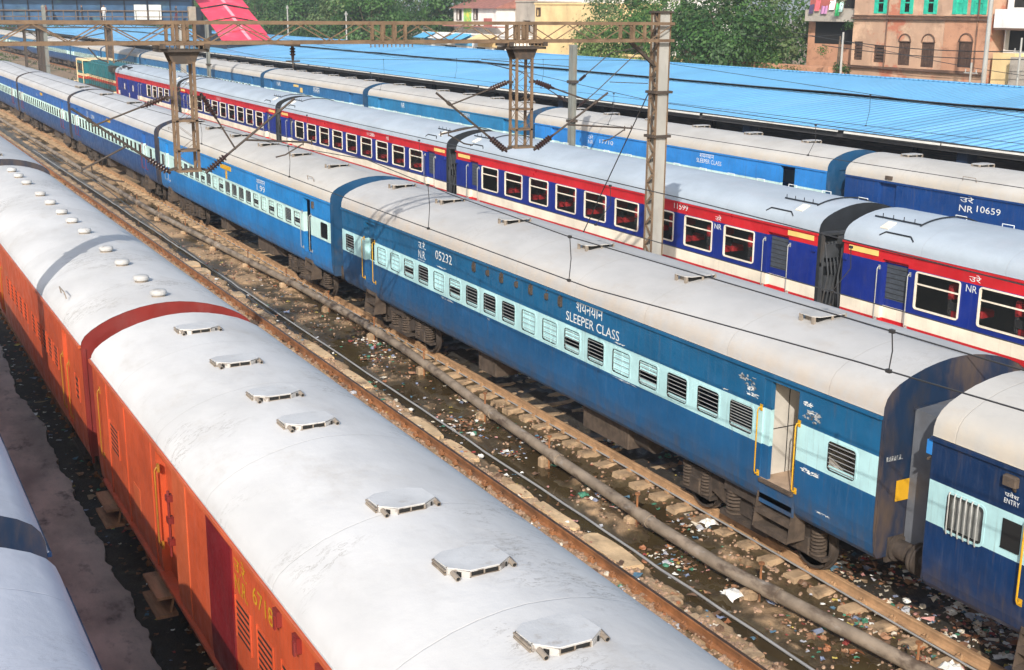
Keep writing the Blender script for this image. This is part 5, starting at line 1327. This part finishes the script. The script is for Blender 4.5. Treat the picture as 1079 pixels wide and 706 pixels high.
# ------------------------------------------------------------------ houses
def wallmat(name, c, stains, patch=None):
    t = NT(name)
    col = t.mix(t.ramp(t.noise((1, 1, 1), .5, 6), .3, .7), mul(c, .85), mul(c, 1.12))
    for i, (dc, ds, lo, hi, k) in enumerate(stains):
        col = t.mix(t.math('MULTIPLY', t.ramp(t.noise(ds, 1, 7, .72, off=(3*i+2, 5*i, i)), lo, hi), k), col, dc)
    t.color(col); t.rough(.9); t.bump(t.noise((1, 1, 1), 6, 6), .4, .05); return t.m
M['brick'] = wallmat('weathered plaster over brick', lin((186, 152, 128)), [(lin((96, 78, 68)), (1.2, 1.2, .25), .56, .8, .6), (lin((180, 96, 70)), (.3, .28, .34), .52, .60, .75), (lin((130, 92, 74)), (.6, .8, 1.4), .58, .75, .5), (lin((70, 56, 50)), (.8, 1.6, .35), .62, .8, .5), (lin((224, 190, 160)), (.35, .35, .4), .5, .66, .6)])
M['brickdark'] = wallmat('plaster corner wing', lin((188, 140, 112)), [(lin((120, 78, 58)), (.7, .7, 1.2), .5, .7, .6)])
M['cornice'] = wallmat('sooty cornice', lin((96, 74, 62)), [(lin((160, 120, 96)), (1, 1, 1), .5, .7, .7)])
M['jade'] = mat('jade green shutter', lin((44, 178, 150)), .6, var=.2, vsc=3)
M['oldwood'] = mat('old brown door', lin((74, 54, 44)), .8, var=.3, vs=(1, 8, 1), dirt=[(lin((120, 96, 80)), (1, 2, 3), .5, .7, .5)])
M['plasterwhite'] = wallmat('white plaster', lin((224, 222, 220)), [(lin((150, 140, 130)), (.5, .5, .2), .55, .75, .6)])
M['plastergrey'] = wallmat('grey plaster', lin((170, 162, 152)), [(lin((100, 92, 84)), (.5, .5, .3), .5, .72, .7)])
M['plastercream'] = wallmat('cream plaster', lin((226, 198, 146)), [(lin((180, 150, 110)), (.4, .4, .25), .5, .75, .6), (lin((110, 96, 80)), (.7, .7, .2), .62, .78, .5)])
M['plasterpink'] = wallmat('pink red plaster', lin((172, 96, 90)), [(lin((120, 60, 50)), (.5, .5, .3), .5, .72, .6)])
M['tileroof'] = mat('brown tile roof', lin((150, 100, 88)), .8, var=.25, vsc=2)
M['aquapaint'] = mat('aqua trim', lin((120, 200, 190)), .6)
M['signgreen'] = mat('green poster', lin((140, 196, 110)), .6, var=.3, vsc=1.5, dirt=[(lin((230, 210, 90)), (.9, .9, .9), .5, .6, .8)])
M['tarp'] = mat('blue tarpaulin', lin((96, 178, 226)), .6, var=.15)
def wall_front(mb, x, y0, y1, z0, z1, holes, m, dm, depth=.35):
    ys = sorted({y0, y1} | {v for h in holes for v in h[:2]}); zs = sorted({z0, z1} | {v for h in holes for v in h[2:4]})
    for a, b in zip(ys, ys[1:]):
        for c, d in zip(zs, zs[1:]):
            if any(h[0] <= (a+b)/2 <= h[1] and h[2] <= (c+d)/2 <= h[3] for h in holes): continue
            mb.face([(x, a, c), (x, a, d), (x, b, d), (x, b, c)], m)
    for h in holes:
        a, b, c, d = h[:4]
        for q in ([(x, a, c), (x+depth, a, c), (x+depth, a, d), (x, a, d)], [(x, b, d), (x+depth, b, d), (x+depth, b, c), (x, b, c)], [(x, a, d), (x+depth, a, d), (x+depth, b, d), (x, b, d)], [(x, b, c), (x+depth, b, c), (x+depth, a, c), (x, a, c)]): mb.face(q, m)
        mb.face([(x+depth, a, c), (x+depth, a, d), (x+depth, b, d), (x+depth, b, c)], dm)
def house(name, label, x, y0, y1, h, dep, mt, holes, cat='building', win=None, roof='flat'):
    root = thing(name, label, cat, (x, y0, 0))
    mb = MB(); w = y1-y0
    H = [(a-y0, b-y0, c, d) for a, b, c, d in holes]
    wall_front(mb, 0, 0, w, 0, h, H, 0, 1)
    for q in ([(0, 0, 0), (0, 0, h), (dep, 0, h), (dep, 0, 0)], [(0, w, 0), (dep, w, 0), (dep, w, h), (0, w, h)], [(dep, 0, 0), (dep, 0, h), (dep, w, h), (dep, w, 0)]): mb.face(q, 0)
    mb.build('wall', [mt, M['black']], root)
    r = MB()
    if roof == 'flat':
        r.box(-.12, dep+.1, -.12, w+.12, h, h+.12); r.box(-.1, .1, -.1, w+.1, h+.12, h+.2)
        r.build('roof', mt, root)
    else:
        r.prism([(-.6, h-.1), (dep/2, h+1.5), (dep+.4, h-.1)], -.4, w+.4, 1); r.build('roof', M['tileroof'], root)
    for a, b, c, d in (win or []):
        f = MB(); ring(f, [(a-y0-.06, c-.06), (b-y0+.06, c-.06), (b-y0+.06, d+.06), (a-y0-.06, d+.06)], [(a-y0+.04, c+.04), (b-y0-.04, c+.04), (b-y0-.04, d-.04), (a-y0+.04, d-.04)], -.06, .05)
        f.box(-.02, .04, (a+b)/2-y0-.03, (a+b)/2-y0+.03, c, d); f.build('window', M['oldwood'], root)
    return root
BX = 66.0
gw_ = [(64.45, 65.6, 8.66, 10.3), (62.3, 63.45, 8.66, 10.3), (59.75, 60.95, 8.66, 10.3), (58.15, 59.4, 8.66, 10.3), (66.9, 68.1, 8.66, 10.3)]
dw_ = [(64.42, 65.5, 5.2, 6.78), (62.25, 63.4, 5.15, 6.78), (58.97, 60.1, 5.28, 6.9)]
ow_ = [(66.7, 67.9, 5.3, 6.5), (69.0, 69.9, 5.4, 6.7)]
br = house('brick_house', 'old brown brick house with jade green upper windows behind the canopy', BX, 57.8, 70.1, 12.5, 9, M['brick'], gw_+dw_+ow_)
mb = MB()
for z, t_, p in ((8.34, .14, .22), (8.52, .07, .12), (4.95, .16, .25)): mb.box(-p, .0, -.1, 12.35, z-t_/2, z+t_/2)
mb.build('cornice', M['cornice'], br)
mb = MB(); mb.box(-.07, -.0, -.02, 3.6, 5.05, 8.27); mb2 = MB()
ys = [58.97-57.8, 60.1-57.8]; m3 = MB(); wall_front(m3, -.06, -.02, 3.68, 5.04, 8.26, [(1.17, 2.3, 5.28, 6.9)], 0, 0, .06); m3.face([(-.06, 3.68, 5.04), (-.06, 3.68, 8.26), (0, 3.68, 8.26), (0, 3.68, 5.04)]); m3.build('wing_wall', M['brickdark'], br)
for a, b, c, d in dw_:
    xd = -.055 if a < 60 else .05; f = MB(); cy = (a+b)/2-57.8; f.box(xd, xd+.05, a-57.8, b-57.8, c, d)
    for k in range(4): f.box(xd-.02, xd, a-57.8+.08+k*.27, a-57.8+.3+k*.27, c+.1, d-.1)
    f.build('door', M['oldwood'], br)
    f = MB(); n = 12; xo_ = -.09 if a < 60 else -.02; ri = (b-a)/2
    for k in range(n):
        t0, t1 = PI*k/n, PI*(k+1)/n
        f.bar((xo_, cy+ri*math.cos(t0), d+.02+ri*.95*math.sin(t0)), (xo_, cy+ri*math.cos(t1), d+.02+ri*.95*math.sin(t1)), .09, .07)
    f.box(xo_-.03, xo_+.06, a-57.8-.05, b-57.8+.05, d, d+.06); f.build('door_arch', M['cornice'], br)
for a, b, c, d in ow_:
    f = MB()
    for k in range(5): f.box(.1, .13, a-57.8, b-57.8, c+(d-c)*k/5+.03, c+(d-c)*(k+1)/5-.03)
    f.build('window', M['oldwood'], br)
for i, (a, b, c, d) in enumerate(gw_):
    f = MB(); y0_ = a-57.8; w_ = b-a
    for u in (0, w_-.32) if i % 2 == 0 else (0, w_-.3): f.box(-.05, .06, y0_+u, y0_+u+.32, c, d)
    f.box(.0, .08, y0_, y0_+w_, c+.7, c+.78); f.box(.0, .3, y0_, y0_+w_, c, c+.12)
    if i in (2, 3): f.box(.05, .09, y0_, y0_+w_, c, c+1.5)
    f.build('window', M['jade'], br)
for y in (8.9, .9):
    mb = MB(); mb.tube([(-.1, y, 5), (-.1, y, 12)], .055, 6); mb.build('drain_pipe', M['cornice'], br)
# white house at the right edge
wh = house('white_house', 'white and grey house with a balcony at the upper right corner', BX+1, 46, 57.4, 13, 9, M['plasterwhite'], [(53.2, 57.2, 9.1, 11.5), (53.0, 57.3, 6.45, 7.75), (48, 52, 6.4, 8.2)])
mb = MB(); mb.box(-1.1, 0, 6.8, 11.4, 7.85, 9.0); mb.build('balcony', M['plasterwhite'], wh)
mb = MB(); mb.box(-1.3, 0, 6.5, 11.2, 7.72, 7.84); mb.build('awning', M['cornice'], wh)
mb = MB(); mb.box(-1.0, -.2, 9.6, 11.3, 0, 6.3); mb.build('annex_wall', M['plastercream'], wh); mb = MB(); mb.box(-1.6, -.2, 5.5, 9.4, 0, 6.1); mb.build('annex_wall', M['plastergrey'], wh)
# shabby house with laundry
lh = house('shabby_house', 'shabby pink and grey house with laundry on its balcony, left of the brown brick house', BX+1.5, 70.3, 76.5, 11.5, 8, M['plastergrey'], [(71.2, 75.4, 6.5, 8.0), (71.6, 73.2, 9.0, 10.6)])
mb = MB(); mb.box(-1.0, 0, .2, 5.6, 8.05, 8.2); mb.box(-1.0, -.92, .2, 5.6, 8.2, 8.9); mb.build('balcony', M['plastergrey'], lh)
mb = MB(); mb.box(-.04, 0, 3.4, 6.2, 8.2, 11.4); mb.build('wall_patch', M['plasterpink'], lh)
mb = MB(); mb.box(-.04, 0, 1.0, 6.2, 0, 8.02); mb.build('wall_patch', M['brickdark'], lh)
mb = MB(); mb.box(-.06, -.035, 1.1, 5.4, 6.4, 8.0); mb.build('opening', M['black'], lh)
mb = MB(); mb.box(-.06, 0, -.1, 1.0, 5, 11.5); mb.build('wall_strip', M['plastergrey'], lh)
for i, (y, z, w, h_, c) in enumerate(((1.7, 8.45, .5, 1.0, (70, 190, 120)), (2.3, 8.9, .6, .7, (225, 225, 222)), (3.1, 8.6, .7, .6, (170, 120, 160)), (3.9, 8.8, .5, .8, (200, 90, 100)), (1.35, 8.75, .4, .75, (190, 220, 215)), (4.5, 8.6, .5, .7, (70, 60, 90)))):
    mb = MB(); n = 6
    P = [(-1.06+.05*math.sin(k*2.1+i)-.03*j, y+w*k/n, z+h_*(1-j/4)*(.96+.04*math.sin(k+i))) for j in range(5) for k in range(n+1)]
    mb.add(P, [(j*7+k, j*7+k+1, j*7+8+k, j*7+7+k) for j in range(4) for k in range(n)])
    tag(mb.build('laundry', mat('cloth %d' % i, lin(c), .9), None, (BX+1.5, 70.3, 0)), ['green cloth', 'white cloth', 'mauve cloth', 'pink cloth', 'pale aqua cloth', 'dark purple cloth'][i]+' hung over the balcony of the shabby house', 'laundry')
mb = MB(); mb.box(64.0, 64.5, 70.2, 80, 0, 4.9); tag(mb.build('yard_wall', M['brickdark']), 'low brown yard wall below the shabby house', 'wall')
# cream and white houses in the middle
house('cream_house', 'wide cream house with one small window behind the portal beam', 75, 117.4, 132.9, 9.3, 9, M['plastercream'], [(131.6, 132.5, 8.0, 8.9)], win=[(131.6, 132.5, 8.0, 8.9)])
house('tall_white_house', 'tall white house behind the cream house with an aqua window', 84, 118, 154.5, 13.5, 9, M['plasterwhite'], [(124, 126, 9.6, 11), (148.3, 149.2, 8.9, 10.2)])
h2 = house('small_white_house', 'small white house with green poster and tiled roof, left of the cream house', 75, 142.7, 155, 8.9, 8, M['plasterwhite'], [(152.6, 154.0, 7.3, 8.6), (147.9, 149.0, 7.4, 8.7)], win=[(152.6, 154.0, 7.3, 8.6), (147.9, 149.0, 7.4, 8.7)], roof='gable')
mb = MB(); mb.box(-.05, 0, 7, 9.2, 6.2, 9.0); mb.build('poster', M['signgreen'], h2)
mb = MB(); mb.box(-.06, 0, 1.2, 3.4, 6.6, 7.6); mb.build('door', M['plasterpink'], h2)
mb = MB(); mb.box(-1.6, 0, -2.8, 12.6, 6.5, 6.65); mb.build('awning', M['tileroof'], h2)
house('grey_house', 'grey plaster house between the small white house and the cream house', 77.5, 137.2, 142.4, 9.6, 8, M['plastergrey'], [(138.5, 140.5, 6.0, 7.4)])
sh = house('market_stalls', 'row of low shop stalls with blue tarpaulin under the small white house', 71, 132, 156, 5.6, 3, M['plasterwhite'], [(133, 136, 2.6, 4.2), (138, 141, 2.6, 4.2), (146, 150, 2.6, 4.2)], cat='stalls')
for y, w_, mt in ((9.5, 4.6, 'tarp'), (15.2, 3.6, 'white'), (2.8, 5, 'plastercream'), (20, 3.5, 'tarp')):
    mb = MB(); mb.obox((-.9, y+w_/2, 5.4), (.9, 0, .35), (0, w_/2, 0), (-.02, 0, .03)); mb.box(-.12, -.05, y, y+w_, 4.3, 5.5); mb.build('awning', M[mt], sh)
house('white_edge_house', 'pale house with dark arched openings behind the bushy trees at the top', 82, 111, 120, 10.8, 3, M['plasterwhite'], [(112.4, 114, 9.0, 10.0), (116, 117.6, 9.0, 10.0)])
house('ochre_house', 'ochre house behind the trees left of the pale house with arched openings', 85, 121, 127, 11, 5, M['plastercream'], [(122, 124, 8, 9.4)])
house('yellow_kiosk', 'low yellow and cream kiosk wall at the foot of the trees behind the canopy', 61, 84.5, 93, 4.9, 3, M['plastercream'], [(86, 87.2, 3.6, 4.5)], cat='kiosk')
# poles behind the canopy
def tube_pole(label, x, y, z1, r, mt='mastgrey', name='street_pole', arms=()):
    mb = MB(); mb.tube([(0, 0, -.3), (0, 0, z1*.6), (.0, 0, z1)], [r, r*.85, r*.7], 10)
    for z in arms: mb.bar((0, -.5, z), (0, .5, z), .06, .06); [mb.tube([(0, s*.4, z), (0, s*.4, z+.22)], .035, 6) for s in (-1, 1)]
    return tag(mb.build(name, M[mt], None, (x, y, 0), smooth=40), label, 'pole')
tube_pole('thick pale lamp pole in front of the right corner of the brown brick house', 60, 52.6, 12.5, .16)
tube_pole('short white pole left of the brown brick house', 60, 64.6, 7.45, .10)
tube_pole('thin grey pole before the white house at the right edge', 60.5, 50.6, 7.4, .08, arms=(6.6,))
tube_pole('stubby grey pole with a crossbar below the arched door of the brown brick house', 60, 53.6, 5.9, .09, arms=(5.3,))
tube_pole('pale pole with insulators among the far trees, seen through the portal beam', 58, 173, 9.0, .14, arms=(8.6,))
tube_pole('pale pole seen through the portal beam left of the small white house', 58, 150.5, 8.3, .12, arms=(7.9,))
def cable(label, pts, r=.03):
    mb = MB(); mb.tube(pts, r, 5); tag(mb.build('power_cable', M['wire']), label, 'cable')
def sag(a, b, s, n=12): a, b = Vector(a), Vector(b); return [tuple(a.lerp(b, k/n)-Vector((0, 0, s*4*(k/n)*(1-k/n)))) for k in range(n+1)]
cable('upper sagging cable across the front of the brown brick house', sag((64, 74.5, 7.3), (64, 52, 6.6), .5)); cable('lower sagging cable across the front of the brown brick house', sag((64, 71, 6.4), (64, 50, 6.2), .35))
cable('slanting pale cable from the thick lamp pole down towards the white house', sag((60, 64.6, 6.9), (60.5, 44, 5.0), .3), .02)
cable('cable from the short white pole towards the trees', sag((60, 64.6, 7.3), (62, 86, 7.6), .5), .02)

# ------------------------------------------------------------------ trees
def leafmat(name, c):
    t = NT(name)
    t.color(t.mix(t.ramp(t.noise((1, 1, 1), .8, 4), .3, .7), mul(c, .7), mul(c, 1.3))); t.rough(.6)
    t.b.inputs['Subsurface Weight'].default_value = 0
    tr = t.n('ShaderNodeBsdfTranslucent'); tr.inputs[0].default_value = (c[0]*1.5, c[1]*1.7, c[2], 1)
    ad = t.n('ShaderNodeMixShader'); ad.inputs[0].default_value = .3; o = t.t.nodes['Material Output']
    t.l(t.b.outputs[0], ad.inputs[1]); t.l(tr.outputs[0], ad.inputs[2]); t.l(ad.outputs[0], o.inputs[0]); return t.m
M['leafdark'] = leafmat('dark leaf', (.024, .075, .013)); M['leafmid'] = leafmat('mid leaf', (.05, .13, .022)); M['leaflight'] = leafmat('light leaf', (.13, .20, .05)); M['leafgrey'] = leafmat('dusty leaf', (.105, .155, .055)); M['leafyellow'] = leafmat('yellow leaf', (.22, .24, .05))
M['bark'] = mat('bark', (.11, .08, .055), .9, var=.3, vsc=5, bump=.5)
def tree(label, x, y, h, r, mts, seed, n=5200, leaf=.26, rz=None, name='leafy_tree', base=.28, cat='tree'):
    rr = random.Random(seed); root = thing(name, label, cat, (x, y, -.3)); rz = rz or h*.42; cz = h-rz
    mb = MB(); mb.tube([(0, 0, 0), (.1*rr.uniform(-1, 1), .1, h*.22), (.2*rr.uniform(-1, 1), .2, h*.45), (0, 0, h*.7)], [.05*h*.5+.05, .04*h*.5, .03*h*.5, .06], 9)
    clumps = []
    for k in range(int(n/120)):
        while True:
            p = Vector((rr.uniform(-1, 1), rr.uniform(-1, 1), rr.uniform(-1, 1)))
            if .25 < p.length < 1: break
        p = p.normalized()*(p.length**.45); s = 1+.42*fbm(p.x*1.3+seed, p.y*1.3, p.z*1.3)
        clumps.append((Vector((p.x*r*s, p.y*r*s, cz+p.z*rz*s)), rr.uniform(.28, .62)*r*.44+.25, rr.random()))
    for c, q, _ in clumps[::4]:
        s = Vector((0, 0, h*rr.uniform(.25, .6))); mb.tube([s, s.lerp(c, .5)+Vector((rr.uniform(-.3, .3), rr.uniform(-.3, .3), -.25)), c], [.018*h*.5, .05, .02], 6)
    mb.build('trunk', M['bark'], root, smooth=50)
    lf = MB(); per = n//len(clumps)
    for c, q, t in clumps:
        if c.z < h*.12: c.z = h*.12
        for k in range(per):
            d = Vector((rr.gauss(0, 1), rr.gauss(0, 1), rr.gauss(0, .75)))*q*.52; p = c+d
            nrm = (d.normalized()*.9+(c-Vector((0, 0, cz-.3*rz))).normalized()*.7+Vector((rr.uniform(-.45, .45), rr.uniform(-.45, .45), rr.uniform(-.1, .5)))).normalized()
            a = nrm.orthogonal().normalized(); a.rotate(Matrix.Rotation(rr.uniform(0, 6.3), 3, nrm)); b = nrm.cross(a); l = leaf*rr.uniform(.6, 1.3)
            m = min(len(mts)-1, int((t*.9+rr.random()*.2-.05)*len(mts)) if t*.9+rr.random()*.0 > .0 else 0); m = max(0, m)
            lf.face([p-a*l*.5, p+b*l*.26, p+a*l*.5, p-b*l*.26], m)
    lf.build('crown', [M[q] for q in mts], root); return root
DK, MD, LT = ['leafdark', 'leafdark', 'leafmid'], ['leafdark', 'leafmid', 'leafmid', 'leaflight'], ['leafmid', 'leaflight', 'leaflight']
GY = ['leafdark', 'leafmid', 'leafgrey', 'leafgrey']
tree('dense dark green tree behind the canopy, just left of the shabby house', 62.5, 80.5, 9.4, 5.2, DK, 1, 15000, .32)
tree('grey green tree with a loose top above the dense dark tree', 66.5, 83.5, 12.2, 5.4, GY, 2, 14000, .34)
tree('bushy mid green tree between the tall lattice mast and the dense dark tree', 64, 90.5, 10.2, 4.8, MD, 3, 13000, .32)
tree('tall airy tree directly left of the top of the tall lattice mast', 69, 103.5, 11.8, 4.8, GY, 4, 9000, .32)
tree('low light green bush tree right behind the tall lattice mast', 61, 94.5, 7.4, 3.8, LT, 5, 7000, .28)
tree('small bright green shrub at the foot of the shabby house', 61, 71.5, 5.9, 2.2, ['leafmid', 'leaflight', 'leafyellow'], 6, 2200, .18)
tree('dry thin shrub left of the brown brick house', 62, 69.3, 6.2, 1.6, ['leafgrey', 'leafmid'], 7, 900, .16)
tree('creeper covered slim tree on the edge of the brown brick house', 65.3, 70.6, 10.5, 1.1, ['leafgrey', 'leafdark'], 8, 900, .2, rz=4.5)
tree('yellowish shrub under the tall airy tree', 62, 99.5, 5.6, 2.4, ['leafyellow', 'leafgrey'], 9, 1500, .2)
k = 10
for (x, y, h, r, mts, lb) in ((64, 158, 11.5, 5.5, MD, 'broad green tree right beside the small white house'), (66, 169, 13.5, 6.5, GY, 'dusty green tree in the far row, second from the small white house'), (63, 181, 12, 6.5, DK, 'dark tree in the far row, third from the small white house'),
        (68, 193, 14.5, 7, GY, 'tall grey green tree in the middle of the far row'), (63, 204, 13, 6.5, MD, 'mid green tree of the far row close to the stepped red roof'), (70, 216, 15, 7.5, GY, 'grey green tree just right of the stepped red roof'),
        (66, 232, 15, 8, DK, 'dark far tree behind the stepped red roof'), (60, 250, 16, 9, GY, 'far tree seen over the footbridge, right of the boards'), (48, 268, 16, 10, GY, 'far tree seen over the middle of the footbridge'), (36, 290, 16, 10, MD, 'far tree seen over the footbridge at the left edge'),
        (76, 178, 16, 7, GY, 'tall back row tree rising behind the dark tree of the far row'), (78, 205, 17, 8, MD, 'tall back row tree rising behind the mid green far tree'), (78, 158, 15, 6, DK, 'tall back row tree behind the broad green tree')):
    tree(lb, x, y, h, r, mts, k, 8000, .46); k += 1
# far wooded belt closing the view
rr = random.Random(77); lf = MB()
for k in range(26000):
    y = rr.uniform(150, 430); x = 96+rr.gauss(0, 6)+.02*(y-150); z = abs(rr.gauss(6, 4.5))*(1+.35*fbm(y*.06, 1)); l = rr.uniform(.5, 1.1)
    a = Vector((rr.gauss(0, 1), rr.gauss(0, 1), rr.gauss(0, 1))).normalized(); b = a.orthogonal().normalized(); p = Vector((x, y, z))
    lf.face([p-a*l*.5, p+b*l*.3, p+a*l*.5, p-b*l*.3], rr.randrange(3))
for k in range(9000):
    y = rr.uniform(30, 165); x = 104+rr.gauss(0, 3); z = abs(rr.gauss(6, 4))*(1+.35*fbm(y*.06, 1)); l = rr.uniform(.5, 1.0)
    a = Vector((rr.gauss(0, 1), rr.gauss(0, 1), rr.gauss(0, 1))).normalized(); b = a.orthogonal().normalized(); p = Vector((x, y, z))
    lf.face([p-a*l*.5, p+b*l*.3, p+a*l*.5, p-b*l*.3], rr.randrange(3))
for k in range(14000):
    x = rr.uniform(-60, 110); y = 380+rr.gauss(0, 8); z = abs(rr.gauss(7, 5)); l = rr.uniform(.7, 1.4)
    a = Vector((rr.gauss(0, 1), rr.gauss(0, 1), rr.gauss(0, 1))).normalized(); b = a.orthogonal().normalized(); p = Vector((x, y, z))
    lf.face([p-a*l*.5, p+b*l*.3, p+a*l*.5, p-b*l*.3], rr.randrange(3))
tag(lf.build('far_wood', [M['leafdark'], M['leafmid'], M['leafgrey']]), 'far belt of trees closing the view behind the houses and tracks', 'wood', None, 'stuff')
# trackside weeds far left
rr = random.Random(31); lf = MB()
for k in range(5000):
    x = rr.choice((16.9, 21.4, 26, 29.5))+rr.gauss(0, .7); y = rr.uniform(118, 260); l = rr.uniform(.15, .45)
    if fbm(x*.3, y*.06) < .02: continue
    p = Vector((x, y, -.2)); a = Vector((rr.gauss(0, .3), rr.gauss(0, .3), 1)).normalized()*l; b = a.orthogonal().normalized()*l*.25
    lf.face([p-b, p+a*.6-b*.6, p+a, p+b], rr.randrange(2))
tag(lf.build('weeds', [M['leafmid'], M['leaflight']]), 'green weeds growing between the far tracks', 'weeds', None, 'stuff')
# ------------------------------------------------------------------ light, sky, camera
w = bpy.data.worlds.new('World'); S.world = w; w.use_nodes = True; nt = w.node_tree
sky = nt.nodes.new('ShaderNodeTexSky'); sky.sky_type = 'NISHITA'; sky.sun_disc = False
EL, AZ = math.radians(30), math.atan2(-.62, -.785)
sky.sun_elevation = EL; sky.sun_rotation = AZ % (2*PI); sky.air_density = 1.2; sky.dust_density = 2.5; sky.ozone_density = 1.0
bg = nt.nodes['Background']; bg.inputs[1].default_value = .15; nt.links.new(sky.outputs[0], bg.inputs[0])
sl = bpy.data.lights.new('sun', 'SUN'); sl.energy = 3.6; sl.angle = math.radians(.5); sl.color = (1, .94, .85)
so = bpy.data.objects.new('sun', sl); COL.objects.link(so)
d = Vector((-math.sin(AZ)*math.cos(EL), -math.cos(AZ)*math.cos(EL), -math.sin(EL)))
so.rotation_euler = d.to_track_quat('-Z', 'Y').to_euler(); so.location = (0, 0, 60)
yaw, pit, rol = .4979, .2554, .0082
f = Vector((math.sin(yaw)*math.cos(pit), math.cos(yaw)*math.cos(pit), -math.sin(pit))); r = Vector((math.cos(yaw), -math.sin(yaw), 0)); u = r.cross(f)
r2 = math.cos(rol)*r+math.sin(rol)*u; u2 = -math.sin(rol)*r+math.cos(rol)*u
cd = bpy.data.cameras.new('camera'); co = bpy.data.objects.new('camera', cd); COL.objects.link(co)
co.matrix_world = Matrix(((r2.x, u2.x, -f.x, 0), (r2.y, u2.y, -f.y, 0), (r2.z, u2.z, -f.z, 8.7615), (0, 0, 0, 1)))
cd.sensor_width = 36; cd.lens = 1315.56*36/1079; cd.clip_end = 5000; cd.clip_start = .1
S.camera = co
S.view_settings.view_transform = 'Standard'; S.view_settings.look = 'None'; S.view_settings.gamma = 1; S.view_settings.exposure = .38; S.view_settings.use_curve_mapping = False
# thin air haze
mb = MB(); mb.box(-910, 1510, -310, 2510, -1.5, 26)
t = bpy.data.materials.new('haze'); t.use_nodes = True; n_ = t.node_tree; n_.nodes.remove(n_.nodes['Principled BSDF'])
pv = n_.nodes.new('ShaderNodeVolumePrincipled'); pv.inputs['Density'].default_value = .0006; pv.inputs['Color'].default_value = (.86, .92, 1, 1); pv.inputs['Anisotropy'].default_value = .2
n_.links.new(pv.outputs[0], n_.nodes['Material Output'].inputs['Volume'])
tag(mb.build('haze', t), None, None, None, 'stuff')
